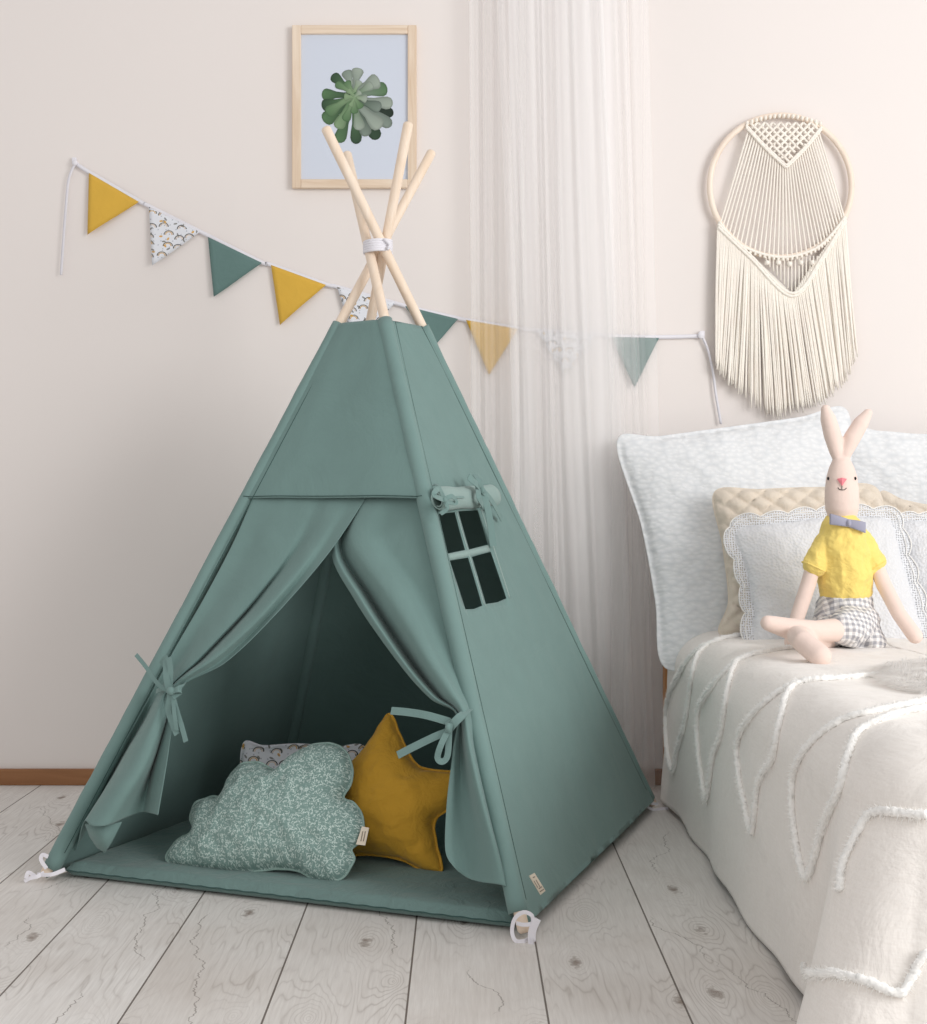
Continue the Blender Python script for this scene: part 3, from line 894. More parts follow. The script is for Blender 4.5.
# cloud
cA = floor_pt(172, 862, MZ); cB = floor_pt(345, 881, MZ)
frc = plane_from(cA, cB, 30)
cloud_o, cBd, cf, cpt, cc_ = pillow('cloud_pillow', zP([(20,493),(28,462),(60,428),(98,408),(88,370),(103,328),(148,310),(182,306),(196,262),(232,217),(285,210),(338,234),(372,200),(420,168),(475,154),(524,166),(552,205),(556,262),(532,312),(562,328),(588,372),(582,432),(555,462),(562,492),(533,540),(490,560),(440,545),(400,524),(340,518),(250,527),(150,518),(60,512)]),
      frc, .145, M['cloud'], smoothn=310, wr=.006, lift=0)
tag(cloud_o, 'cloud shaped pillow in sage fabric with white leaf sprigs', 'pillow')
seam_edge(cloud_o, cBd, cf, .0032, M['cloudplain'])
m = MB(); tp_ = [hit_plane(x, y, frc[0], frc[3])+frc[3]*.012 for x, y in ((364, 828), (371, 829.5), (367, 847), (358, 846))]
m.add([p+frc[3]*.001 for p in tp_]+[p-frc[3]*.001 for p in tp_], [(0,1,2,3),(7,6,5,4),(0,4,5,1),(1,5,6,2),(2,6,7,3),(3,7,4,0)])
tg = m.build('sewn_tag', M['tag'], cloud_o, smooth=False); tg['label'] = 'small cream tag on the right edge'
m = MB()
for a, b in (((365, 833), (363, 843)), ((367.5, 833), (365.5, 843))):
    m.ribbon([hit_plane(*a, frc[0], frc[3])+frc[3]*.0135, hit_plane(*b, frc[0], frc[3])+frc[3]*.0135], .0022, frc[1], .0005)
m.build('printed_mark', M['ink'], tg)
# star
sA = floor_pt(345, 862, MZ)+Vector((0, .03, 0)); sB = floor_pt(440, 873, MZ)+Vector((0, .015, 0))
frs = plane_from(sA, sB, 20)
star, sBd, sf, spt, sc_ = pillow('star_pillow', zP([(662,70),(675,78),(700,140),(742,214),(790,232),(850,238),(872,258),(862,305),(835,345),(797,378),(800,440),(818,515),(800,528),(755,520),(700,492),(620,478),(560,480),(500,500),(480,480),(500,420),(510,360),(440,310),(410,280),(440,262),(530,238),(600,160),(645,90)]),
      frs, .15, M['yellow'], smoothn=270, wr=.005, lift=.0)
tag(star, 'mustard yellow star shaped pillow standing beside the cloud pillow', 'pillow')

seam_edge(star, sBd, sf, .0032, M['yellow'])
# ------------------------------------------------------------------ picture
P0 = at(292, 188, WALL-.02); P1 = at(416.5, 25, WALL-.02)
x0, x1, z0, z1 = P0.x, P1.x, P0.z, P1.z
pic = empty('framed_picture', ((x0+x1)/2, WALL-.01, z0), 'pale wood framed print of a green succulent rosette', 'picture')
fw = .028; yb = WALL-.002; yf = WALL-.022
def bar(lo, hi, mt, nm='frame_bar'):
    m = MB(); m.box(lo, hi); o = m.build(nm, mt, pic, smooth=False); mod(o, 'BEVEL', width=.0025, segments=2)
bar((x0, yf, z0), (x0+fw, yb, z1), M['frame']); bar((x1-fw, yf, z0), (x1, yb, z1), M['frame'])
bar((x0+fw, yf, z1-fw), (x1-fw, yb, z1), M['frameh']); bar((x0+fw, yf, z0), (x1-fw, yb, z0+fw), M['frameh'])
m = MB(); yp = WALL-.012
m.add([(x0+fw-.002, yp, z0+fw-.002), (x1-fw+.002, yp, z0+fw-.002), (x1-fw+.002, yp, z1-fw+.002), (x0+fw-.002, yp, z1-fw+.002)], [(0, 1, 2, 3)], srgb(212, 219, 232))
zS = lambda x, y: at(280+x*.1856, 10+y*.1856, yp)
# leaves: base xy, tip xy, width, colour base, colour tip
G1 = srgb(88, 122, 84); G2 = srgb(132, 158, 122); G3 = srgb(52, 76, 56); GR = srgb(128, 142, 132); DK = srgb(38, 52, 42); LG = srgb(160, 172, 160)
leaves = [((400,470),(610,565),62,DK,DK),((400,480),(600,625),66,GR,GR),((400,500),(530,695),70,DK,G3),((400,480),(608,505),70,GR,LG),
 ((400,460),(578,420),80,GR,G1),((400,440),(535,375),86,GR,LG),((395,430),(355,325),62,LG,GR),((400,430),(422,312),66,GR,LG),
 ((390,440),(280,350),58,G1,G3),((380,460),(225,455),66,G3,G1),((380,480),(225,520),70,G1,G3),((380,490),(235,600),80,G3,G1),
 ((390,500),(315,715),66,G3,G1),((400,500),(412,722),62,G1,G3),((410,500),(470,680),66,G3,GR),((400,490),(545,635),82,GR,LG),((400,480),(545,530),66,G3,GR),
 ((385,480),(310,640),66,G1,G2),((380,470),(250,560),66,G2,G1),((400,490),(432,648),62,G1,LG),((400,460),(500,400),54,G1,LG),
 ((400,480),(350,600),50,G2,G1),((395,450),(355,385),48,G2,G1),((405,470),(470,480),46,G2,LG),((395,450),(300,395),44,G2,G1),((400,440),(430,380),44,G2,LG),
 ((400,480),(400,560),44,G2,G1),((400,470),(345,470),44,G2,G2),((400,470),(440,530),42,G2,G1),((400,465),(365,430),34,G2,G2),((400,470),(435,440),34,G2,LG),((400,480),(380,520),30,G2,G2)]
lift = 0
for (b, tp2, w, ca, cb) in leaves:
    lift += .00006
    B_ = Vector((b[0], b[1])); T_ = Vector(tp2); d = T_-B_; Ln = d.length; d.normalize(); nn = Vector((-d.y, d.x))
    prof = [(0, .5), (.25, .45), (.5, .55), (.7, .86), (.84, 1), (.93, .85), (.98, .5), (1.0, .12)]
    n0 = len(m.v); V = []; cols = []
    for (s, hw) in prof:
        for side in (-1, -.5, 0, .5, 1):
            q = B_+d*Ln*s+nn*hw*w*.5*side; V.append(zS(q.x, q.y)-Vector((0, lift, 0)))
            f = s; sh = 1-.32*abs(side)**2+(.12 if side == .5 else 0); 
            if s > .95: sh *= .8
            cols.append(tuple((ca[i]*(1-f)+cb[i]*f)*sh for i in range(3))+(1,))
    Fc = []
    for i in range(len(prof)-1):
        for k in range(4): Fc.append((i*5+k, i*5+k+1, i*5+k+6, i*5+k+5))
    m.add(V, Fc); m.c[n0:] = cols
m.build('botanical_print', M['print'], pic, smooth=False, cols=True)

# ------------------------------------------------------------------ bunting
yb = WALL-.011
bt = empty('bunting_garland', at(75, 163, WALL-.02), 'bunting garland of yellow, green and printed triangular flags strung on white tape', 'bunting')
top_line = [(75,163),(89,172),(139,201),(149,206),(199,231),(209,236),(261,262),(272,265),(325,284),(338,287),(395,303),(413,308),(457,318),(467,320),(517,328),(537,330),(595,334),(612,336),(658,337),(701,336)]
P = catmull([at(x, y, yb) for x, y in top_line], 120)
m = MB(); m.ribbon(P, .012, Vector((0, 0, 1)), .003); m.build('tape', M['white'], bt)
m = MB()
L1 = catmull([at(*q, yb-.004) for q in ((76,162),(69,178),(66,205),(63,245),(61,275))], 24)
m.ribbon(L1, .009, Vector((1, -.4, 0)), .002); m.ellipsoid(at(75, 163, yb-.006), (.009, .006, .009)); m.build('tape_tail', M['white'], bt)
m = MB()
L1 = catmull([at(*q, yb-.004) for q in ((701,334),(708,350),(713,372),(716,395),(721,424))], 24)
m.ribbon(L1, .008, Vector((1, -.4, 0)), .002); m.ellipsoid(at(701, 335, yb-.006), (.010, .006, .012)); m.build('tape_tail', M['white'], bt)
for hx, hy in ((75, 162), (702, 335)):
    m = MB(); q = at(hx, hy, WALL); m.box((q.x-.007, WALL-.012, q.z-.010), (q.x+.007, WALL-.001, q.z+.012)); o = m.build('wall_hook', M['white'], bt, smooth=False); mod(o, 'BEVEL', width=.002, segments=2)
flags = [('flagyellow',(89,173),(139,202),(88,235)),('rainbow',(149,207),(200,232),(153,266)),('flagteal',(208,237),(262,263),(214,297)),
 ('flagyellow',(271,265),(326,285),(280,325)),('rainbow',(337,287),(395,303),(356,345)),('flagteal',(405,306),(458,319),(434,347)),
 ('flagyellow',(466,320),(518,329),(489,375)),('rainbow',(536,330),(596,335),(565,376)),('flagteal',(611,337),(659,338),(634,388))]
for fi, (mn, a, b, c) in enumerate(flags):
    A, B, Cc = (at(*q, yb) for q in (a, b, c)); V = []; uv = []; Fc = []; idx = {}; n = 12
    for i in range(n+1):
        for j in range(n+1-i):
            s, t = i/n, j/n; p = A+(B-A)*s+(Cc-A)*t
            p.y -= .001+.010*t*(.5+.5*math.sin(s*5+fi*1.7))
            idx[i, j] = len(V); V.append(p); uv.append((p.x+fi*.37, p.z))
    for i in range(n):
        for j in range(n-i):
            Fc.append((idx[i, j], idx[i, j+1], idx[i+1, j]))
            if i+j < n-1: Fc.append((idx[i+1, j], idx[i, j+1], idx[i+1, j+1]))
    o = mk('flag', V, Fc, M[mn], bt, uv=uv); mod(o, 'SOLIDIFY', thickness=.0015, offset=0)
    o['label'] = {'flagyellow': 'mustard yellow flag', 'rainbow': 'white flag with rainbow print', 'flagteal': 'sage green flag'}[mn]

# ------------------------------------------------------------------ curtain
cu = empty('sheer_curtain', (.3, 4.11, 0), 'sheer white tulle curtain hanging in front of the wall behind the teepee', 'curtain')
def curtain(xl0, xl1, xr0, xr1, y0, amp, nf, seed, nm):
    V = []; Fc = []; nu, nv = 420, 40
    for j in range(nv+1):
        t = j/nv; z = .012+2.72*t
        xa = xl0*(1-t)+xl1*t; xb = xr0*(1-t)+xr1*t
        for i in range(nu+1):
            u = i/nu
            x = xa+(xb-xa)*(u+.0035*math.sin(u*nf*6.28*.9+seed))
            ph = u*nf*2*PI+1.5*noise.noise(Vector((u*6+seed, t*.8, 0)))*2
            y = y0+amp*(math.sin(ph)*(.6+.5*noise.noise(Vector((u*9, seed, t))))+.25*math.sin(ph*2.3+seed+t))
            V.append(Vector((x, y, z)))
    for j in range(nv):
        for i in range(nu):
            q = j*(nu+1)+i; Fc.append((q, q+1, q+nu+2, q+nu+1))
    mk(nm, V, Fc, M['curtain'], cu)
curtain(.03, .02, .645, .575, 4.135, .009, 9, 1.3, 'curtain_panel')
curtain(.20, .10, .60, .50, 4.095, .009, 6, 4.1, 'curtain_panel')
curtain(.16, .14, .54, .42, 4.055, .008, 5, 2.6, 'curtain_panel')

# ------------------------------------------------------------------ macrame
ym = WALL-.03
mac = empty('macrame_wall_hanging', at(781, 417, WALL-.01), 'cream macrame wall hanging on a round wooden hoop with long fringe', 'wall hanging')
hc = at(781, 186, ym); hr = 71*ym/F
m = MB(); P = [hc+Vector((hr*math.cos(a), .004, hr*math.sin(a))) for a in [2*PI*i/72 for i in range(73)]]
m.tube(P, .0095, 12, caps=False); m.build('hoop', M['hoop'], mac)
zM = lambda x, y, dy=0: at(690+x*.332, 90+y*.332, ym-dy)
def V_up(s):  # lower V edge of the top lace, s 0..1
    return (172+(290-172)*(s/.5), 120+(232-120)*(s/.5)) if s < .5 else (290+(392-290)*((s-.5)/.5), 232+(128-232)*((s-.5)/.5))
def arc(s):
    P = [(88,402),(140,464),(220,500),(300,508),(380,482),(430,436),(468,387)]
    q = interp1([Vector((x, y, 0)) for x, y in P], s); return q.x, q.y
m = MB(); n = 34
for i in range(n):
    s = (i+.5)/n
    a = V_up(s); b = arc(s); A = zM(*a, .002); B = zM(*b, .002)
    m.tube([A, (A+B)/2+Vector((0, -.001, 0)), B], .0030, 6, caps=False)
m.build('fan_cords', M['cord'], mac)
# top lace: diamonds of crossing cords + knots
m = MB()
for i in range(17):
    s = i/16; x = 172+(392-172)*s; yt = 96-22*math.sin(PI*s)
    m.ellipsoid(zM(x, yt+4, .006), (.0055, .0085, .0075), nu=8, nv=6)
for k in range(10):
    x0_ = 180+k*23
    for sg in (1, -1):
        q = []
        for tt in range(16):
            x = x0_+sg*tt*9; y = 98+tt*9
            lim = 232-abs(x-288)*.97
            if y > lim or x < 172 or x > 394: break
            q.append(zM(x, y, .005+.003*math.sin(tt*1.57+k*3.14)))
        if len(q) > 2: m.tube(q, .0042, 6)
for r in range(6):
    for cidx in range(-5, 6):
        x = 288+cidx*23+(r % 2)*11.5; y = 108+r*19
        if y < 226-abs(x-288)*1.0 and 178 < x < 390: m.ellipsoid(zM(x, y, .008), (.0042, .005, .0042), nu=8, nv=6)
for Ls in ([(168,112),(230,178),(290,234)], [(396,118),(345,180),(290,234)]):
    for dd in (0, -7):
        q = catmull([zM(x, y+dd, .009) for x, y in Ls], 30); m.tube(q, [.0042+.0008*math.sin(i*2.2) for i in range(len(q))], 8)
for px_ in range(5): pass
m.build('knotted_lace', M['cord'], mac)
m = MB()
for i in range(36):
    x, y = arc(i/35); m.ellipsoid(zM(x, y, .007), (.0052, .006, .0068), nu=8, nv=6)
q = catmull([zM(*arc(i/12), .010) for i in range(13)], 60); q = [p+Vector((0, 0, .006)) for p in q]; m.tube(q, [.0042+.0008*math.sin(i*2.5) for i in range(len(q))], 8)
for dd in (0, 9):
    q = catmull([zM(x, y+dd, .010) for x, y in ((84,404),(180,495),(308,612),(400,500),(470,384))], 80); m.tube(q, [.0046+.0009*math.sin(i*2.3) for i in range(len(q))], 8)
for x in (232, 266, 300, 334, 368):
    m.ellipsoid(zM(x, 520+(4 if x == 300 else 0), .012), (.008, .008, .008), nu=10, nv=8)
for x in range(185, 430, 11):
    yv = 612-abs(x-308)*1.15
    if yv > 510: m.tube([zM(x, 500, .004), zM(x, yv, .004)], .0026, 6)
m.build('knotted_band', M['cord'], mac)
m = MB(); n = 84
bot = [Vector(q+(0,)) for q in ((80,835),(100,870),(150,915),(235,990),(290,978),(345,965),(400,948),(440,905),(470,880),(502,790))]
for layer in range(2):
    for i in range(n):
        s = (i+.5*layer)/n; 
        xs_ = 84+(470-84)*s
        ytop = (404+(612-404)*((xs_-84)/(308-84))**1.05) if xs_ < 308 else 384+(612-384)*((470-xs_)/(470-308))**1.05
        e = interp1(bot, s); ex, ey = e.x+random.uniform(-5, 5), e.y+random.uniform(-16, 8)-layer*10
        A = zM(xs_, ytop+4, .006-.007*layer); B = zM(ex, ey, .008-.006*layer+random.uniform(-.002, .003))
        mid = A.lerp(B, .5)+Vector((random.uniform(-.003, .003), random.uniform(-.003, .002), 0))
        q = catmull([A, mid, B], 10); m.tube(q, [.0031]*(len(q)-2)+[.0028, .0016], 6)
o = m.build('fringe', M['cord'], mac); o['kind'] = 'stuff'

# ------------------------------------------------------------------ bed
X0, X1, YN, YH = .615, 1.60, 1.97, 4.02; ZTOP = .53
bed = empty('bed', ((X0+X1)/2, (YN+YH)/2, 0), 'pine bed with mattress standing along the right side under the white coverlet', 'bed')
def bedbox(nm, lo, hi, mt=None, bev=.01):
    m = MB(); m.box(lo, hi); o = m.build(nm, mt or M['bedwood'], bed, smooth=False); mod(o, 'BEVEL', width=bev, segments=3); return o
bedbox('leg', (X0+.0, YH-.03, 0), (X0+.05, YH+.03, .50)); bedbox('leg', (X1-.05, YH-.03, 0), (X1, YH+.03, .50))
bedbox('leg', (X0+.06, YN+.06, 0), (X0+.11, YN+.11, .24)); bedbox('leg', (X1-.11, YN+.06, 0), (X1-.06, YN+.11, .24))
bedbox('headboard', (X0+.05, YH-.012, .30), (X1-.05, YH+.012, .49))
bedbox('side_rail', (X0+.035, YN+.08, .20), (X0+.06, YH-.03, .32)); bedbox('side_rail', (X1-.06, YN+.08, .20), (X1-.035, YH-.03, .32))
bedbox('mattress', (X0+.045, YN+.05, .30), (X1-.045, YH-.035, .495), M['quilt'], .05)

# coverlet: path round the bed edge, rows from spine to hem
cr = .15
path = []
def addp(x, y, nx, ny): path.append((x, y, nx, ny))
YC = YH-.08
for i in range(150): addp(X0, YC+(YN+cr-YC)*i/150, -1, 0)
for i in range(30):
    a = PI+PI/2*i/30; addp(X0+cr+cr*math.cos(a), YN+cr+cr*math.sin(a), math.cos(a), math.sin(a))
for i in range(90): addp(X0+cr+(X1-X0-2*cr)*i/90, YN, 0, -1)
for i in range(30):
    a = PI*1.5+PI/2*i/30; addp(X1-cr+cr*math.cos(a), YN+cr+cr*math.sin(a), math.cos(a), math.sin(a))
for i in range(151): addp(X1, YN+cr+(YC-YN-cr)*i/150, 1, 0)
NP = len(path); NT_ = 26; NRr = 12; NS = 44; V = []; Fc = []
arcl = [0]
for a, b in zip(path, path[1:]): arcl.append(arcl[-1]+math.hypot(b[0]-a[0], b[1]-a[1]))
s1 = YC-YN-cr+cr*PI/4; s2 = s1+cr*PI/2+(X1-X0-2*cr)
for i, (x, y, nx, ny) in enumerate(path):
    sx = (X0+X1)/2; sy = max(y, YN+.55)
    s = arcl[i]
    rr = .13   # edge rounding
    inner = Vector((x-nx*rr, y-ny*rr))
    cornerw = max(math.exp(-abs((s-s1)/.11)**1.6), math.exp(-abs((s-s2)/.11)**1.6))
    colv = []
    for k in range(NT_):
        t = k/NT_; p = Vector((sx, sy)).lerp(inner, t)
        z = ZTOP+.006*fbm(p.x, p.y, 0, 5)+.004*fbm(p.x, p.y, 3, 14)
        colv.append(Vector((p.x, p.y, z)))
    for k in range(NRr):
        a = PI/2*k/NRr
        q = inner+Vector((nx, ny))*rr*math.sin(a)
        z = ZTOP-.11+.11*math.cos(a)+.006*fbm(q.x, q.y, 0, 5)*(1-k/NRr)
        colv.append(Vector((q.x, q.y, z)))
    zt = ZTOP-.11; zb = .012+.006*math.sin(s*9)
    if s > s1+.05 and s < s2-.05: zb = .05
    for k in range(NS+1):
        t = k/NS; z = zt+(zb-zt)*t
        outw = .010*t+ (.007*math.sin(s*6.5+1)+.004*math.sin(s*17+.6)+.010*noise.noise(Vector((s*3, t*1.5, 2))))*t**.8
        outw += cornerw*(.215*t**1.05)
        # second softer drape fold on foot
        outw += .03*t*math.exp(-((s-s1-.30)/.09)**2)+.03*t*math.exp(-((s-s1-.62)/.08)**2)
        outw -= .025*t*math.exp(-((s-s1+.22)/.07)**2)
        q = Vector((x+nx*outw, y+ny*outw))
        colv.append(Vector((q.x, q.y, z)))
    V += colv
RW = NT_+NRr+NS+1
for i in range(NP-1):
    for k in range(RW-1):
        q = i*RW+k; Fc.append((q, q+1, q+RW+1, q+RW))
cov = mk('coverlet', V, Fc, M['coverlet'], origin=((X0+X1)/2, (YN+YH)/2, 0))
tag(cov, 'white linen coverlet with zigzag tufted fringe draped over the bed to the floor', 'bedspread')
mod(cov, 'SOLIDIFY', thickness=.003, offset=-1)
bvh = BVHTree.FromPolygons(V, Fc)
def cast(px, py):
    h = bvh.ray_cast(CAM, ray(px, py).normalized()); return h[0], h[1]
zz1 = lambda L: [(640+x*.3948, 620+y*.3945) for x, y in L]
strips = [
 zz1([(330,35),(300,38),(215,48),(160,75),(140,120),(128,190),(118,260),(100,320),(86,382),(72,330),(68,260),(72,205),(92,155),(130,95),(165,65)]),
 zz1([(400,72),(330,80),(265,98),(238,125),(222,200),(208,290),(188,350),(172,455),(158,390),(150,320),(150,235),(178,178),(240,112),(300,85)]),
 zz1([(727,130),(640,140),(520,150),(420,158),(378,185),(358,260),(340,350),(305,410),(288,535),(268,460),(256,400),(251,310),(285,245),(350,188),(400,160)]),
 zz1([(726,225),(660,240),(600,262),(555,290),(530,350),(510,430),(470,520),(430,650),(408,600),(395,520),(390,440),(400,370),(445,305),(520,255),(600,235),(726,208)]),
 zz1([(727,492),(690,490),(640,484),(590,488),(562,525),(530,590),(515,640),(512,690)]),
 zz1([(420,868),(430,895),(500,898),(580,918),(655,945),(690,900),(727,840)]),
]
bl = 0
def lerp2(P, step):
    out = []
    for a, b in zip(P, P[1:]):
        n = max(1, int(math.hypot(b[0]-a[0], b[1]-a[1])/step))
        out += [(a[0]+(b[0]-a[0])*k/n, a[1]+(b[1]-a[1])*k/n) for k in range(n)]
    return out+[P[-1]]
for st_ in strips:
    sm = [(p.x, p.y) for p in catmull([Vector((x, y, 0)) for x, y in st_], 90)]
    pts = []; nrm = []
    for (x, y) in lerp2(sm, 1.2):
        p, nn = cast(x, y)
        if p is None: continue
        if nn.dot(ray(x, y)) > 0: nn = -nn
        if pts and (p-pts[-1]).length > .12: pass
        if pts and (p-pts[-1]).length < .0025: continue
        pts.append(p); nrm.append(nn)
    # split at jumps
    segs = [[0]]
    for i in range(1, len(pts)):
        if (pts[i]-pts[i-1]).length > .08: segs.append([])
        segs[-1].append(i)
    m = MB()
    for sg in segs:
        if len(sg) < 4: continue
        q = [pts[i]+nrm[i]*.004 for i in sg]
        m.tube(q, .0068, 8, jit=.6)
        for a, b in zip(sg, sg[1:]):
            seg = pts[b]-pts[a]; nb = max(2, int(seg.length/.0011))
            tdir = seg.normalized() if seg.length > 1e-6 else Vector((1, 0, 0))
            side = nrm[a].cross(tdir)
            for k in range(nb*4):
                p = pts[a]+seg*random.random()
                ang = random.uniform(-1.35, 1.35); d = (nrm[a]*math.cos(ang)+side*math.sin(ang)+tdir*random.uniform(-.35, .35)).normalized()
                L = random.uniform(.010, .0205); w = tdir.cross(d).normalized()*.0009 if random.random() < .5 else tdir*.0009
                tip = p+d*L+Vector((0, 0, -.002))
                m.add([p-w, p+w, tip], [(0, 1, 2)])
    m.build('fringe_strip', M['fringe'], cov)

# fur throw on the bed
frx, fry = [], []
m = MB(); gridp = []
fur_poly = [Vector((.93, 2.50)), Vector((.86, 2.68)), Vector((.93, 2.90)), Vector((1.12, 3.02)), Vector((1.36, 3.0)), Vector((1.46, 2.75)), Vector((1.38, 2.50)), Vector((1.14, 2.42))]
B = catmull([Vector((p.x, p.y, 0)) for p in fur_poly], 64, True); cx = Vector((1.15, 2.72, 0))
def topz(x, y):
    h = bvh.ray_cast(Vector((x, y, 1)), Vector((0, 0, -1))); return h[0].z if h[0] else ZTOP
def furh(x, y, r):
    a = noise.noise(Vector((x*5, y*5, 1)))*1.5; st = x*math.sin(a)*.3+y
    f = noise.noise(Vector((x*9, st*55, 0)))*.5+noise.noise(Vector((x*18, st*130, 4)))*.35
    return topz(x, y)+.006+(.014+.012*f)*(1-r**4)
NRF = 40; V = [Vector((cx.x, cx.y, furh(cx.x, cx.y, 0)))]; Fc = []; B = catmull([Vector((p.x, p.y, 0)) for p in fur_poly], 240, True); n = len(B)
for k in range(1, NRF+1):
    for q, b in enumerate(B):
        r = k/NRF; p = cx.lerp(b, r*(1+.10*r*noise.noise(Vector((q*.35, 0, 0))))); V.append(Vector((p.x, p.y, furh(p.x, p.y, r) if k < NRF else topz(p.x, p.y)-.001)))
for i in range(n):
    Fc.append((0, 1+i, 1+(i+1) % n))
    for k in range(NRF-1): Fc.append((1+k*n+i, 1+(k+1)*n+i, 1+(k+1)*n+(i+1) % n, 1+k*n+(i+1) % n))
fur = mk('fur_throw', V, Fc, M['fringe'], origin=(cx.x, cx.y, ZTOP)); tag(fur, 'fluffy white fur throw lying flat on the bed in front of the rabbit doll', 'throw')
m = MB()
for i in range(16000):
    b = B[random.randrange(n)]; r = random.random()**.45; p = cx.lerp(b, r*.99); p.z = furh(p.x, p.y, r)-.002
    a = noise.noise(Vector((p.x*5, p.y*5, 1)))*.8+(PI if random.random() < .7 else 0); rad = (b-cx).normalized()
    d = Vector((math.cos(a), math.sin(a), 0))*(1-r**4)+rad*r**4
    d = d+Vector((random.uniform(-.25, .25), random.uniform(-.25, .25), random.uniform(.3, .7)*(1-.6*r)))
    d.normalize(); L = random.uniform(.022, .045)
    mid = p+d*L*.55; tip = p+Vector((d.x*1.2, d.y*1.2, d.z*.3))*L
    if r > .85: tip.z = topz(tip.x, tip.y)+.003+random.random()*.008
    w = Vector((-d.y, d.x, 0)).normalized()*.0007
    n0 = len(m.v); m.add([p-w, p+w, mid+w*.8, mid-w*.8, tip], [(0, 1, 2, 3), (3, 2, 4)])
    t = random.random()**2*1.0; ca = srgb(252, 250, 248); cb = srgb(176, 164, 156)
    cc2 = tuple(ca[q]*(1-t)+cb[q]*t for q in range(3))+(1,)
    m.c[n0:] = [ca, ca, ca, ca, cc2]
o = m.build('fur', M['furcol'], fur, cols=True); o['kind'] = 'stuff'

# ------------------------------------------------------------------ bed pillows
def flat(px1, px2, Y1, Y2, z, tilt):
    A = at(px1, 0, Y1); B = at(px2, 0, Y2); A.z = z; B.z = z; return plane_from(A, B, tilt)
f1 = flat(660, 850, 3.85, 3.87, .535, 17)
sq = lambda *L: list(L)
big1, *_ = pillow('pillow', sq((617,441),(660,436),(735,426),(800,417),(846,409),(852,470),(856,560),(858,655),(800,658),(730,660),(665,668),(655,600),(641,525)), f1, .14, M['quilt'], smoothn=130, flange=.012, wr=.005, wrs=12, lift=-.0, power=.55)
tag(big1, 'large white quilted square pillow, leftmost on the bed against the headboard', 'pillow')
f2 = flat(840, 1060, 4.00, 4.01, .535, 8)
big2, *_ = pillow('pillow', sq((838,432),(880,431),(927,434),(1000,430),(1060,424),(1066,500),(1070,650),(1000,652),(930,652),(840,652),(842,540)), f2, .10, M['quilt'], smoothn=130, flange=.012, wr=.005, wrs=12, power=.55)
tag(big2, 'large white quilted pillow at the back, right behind the rabbit doll', 'pillow')
big1['group'] = big2['group'] = 'large quilted pillows at the bed head'
def braid(x, y):
    c = .056; a = (x*.8+y)/c; b = (y-x*.8)/c
    ia, ib = math.floor(a), math.floor(b); fa, fb = a-ia, b-ib
    if (ia+ib) % 2 == 0: s, t = fb, fa
    else: s, t = fa, fb
    return .019*math.sin(PI*s)**.4*(.25+.75*math.sin(PI*t)) -.004
f3 = flat(718, 885, 3.71, 3.73, .535, 17)
b1, *_ = pillow('braided_cushion', sq((714,492),(760,489),(820,487),(878,489),(884,560),(882,632),(800,634),(722,636),(728,600),(722,545)), f3, .11, M['braid'], smoothn=120, flange=.004, wr=.002, relief=braid, nr=80)
tag(b1, 'beige braided weave cushion behind the rabbit doll', 'cushion', 'beige braided cushions')
f4 = flat(885, 1040, 3.83, 3.85, .535, 12)
b2, *_ = pillow('braided_cushion', sq((879,494),(905,500),(940,506),(990,506),(1040,504),(1046,570),(1042,632),(960,634),(884,632),(888,560)), f4, .09, M['braid'], smoothn=120, flange=.004, wr=.002, relief=braid, nr=60)
tag(b2, 'beige braided weave cushion at the right edge, cut off by the frame', 'cushion', 'beige braided cushions')
def lace_edge(o, B, frame, c, w=.034, ns=20):
    O, U, Vv, N = frame; n = len(B); V = []; Fc = []; uv = []
    L = [0]
    for a, b in zip(B, B[1:]+B[:1]): L.append(L[-1]+(b-a).length)
    for i, b in enumerate(B):
        a_, c_ = B[i-1], B[(i+1) % n]; t = (c_-a_).normalized(); nn = Vector((t.y, -t.x))
        if nn.dot(b-c) < 0: nn = -nn
        s = L[i]/L[-1]*ns; sc = abs(math.sin(PI*s))**.6
        for k in range(5):
            r = -.012+(w*(.55+.45*sc)+.012)*k/4; q = b+nn*r
            V.append(O+U*q.x+Vv*q.y+N*(.004+.003*math.sin(s*PI*2+k))); uv.append((q.x, q.y))
    for i in range(n):
        for k in range(4):
            a = i*5+k; b2_ = ((i+1) % n)*5+k; Fc.append((a, b2_, b2_+1, a+1))
    o2 = mk('lace_trim', V, Fc, M['lace'], o, uv=uv); mod(o2, 'SOLIDIFY', thickness=.002)
    m = MB()
    for off_, rad in ((.97, .0015), (.55, .0010)):
        q = []
        for i, b in enumerate(B+B[:1]):
            i %= n; a_, c_ = B[i-1], B[(i+1) % n]; t = (c_-a_).normalized(); nn = Vector((t.y, -t.x))
            if nn.dot(b-c) < 0: nn = -nn
            s = L[i]/L[-1]*ns; sc = abs(math.sin(PI*s))**.6
            r = w*(.55+.45*sc)*off_; x = b+nn*r; q.append(O+U*x.x+Vv*x.y+N*(.007+.003*math.sin(s*PI*2+4*off_)))
        m.tube(q, rad, 6)
    m.build('lace_cord', M['fringe'], o2)
f5 = flat(745, 905, 3.585, 3.60, .54, 19)
w1, Bw, fw_, _, cw = pillow('lace_cushion', sq((735,531),(775,523),(830,517),(880,517),(893,524),(902,560),(914,600),(920,640),(870,645),(800,648),(756,648),(752,610),(745,570)), f5, .105, M['crochet'], smoothn=130, flange=.003, wr=.004)
tag(w1, 'white cushion with scalloped lace edge directly behind the rabbit doll', 'cushion', 'white lace edged cushions'); lace_edge(w1, Bw, fw_, cw)
f6 = flat(905, 1050, 3.66, 3.68, .535, 17)
w2, Bw, fw_, _, cw = pillow('lace_cushion', sq((898,524),(940,520),(1000,519),(1045,523),(1050,580),(1048,645),(980,646),(920,642),(912,600),(903,560)), f6, .085, M['crochet'], smoothn=120, flange=.003, wr=.004)
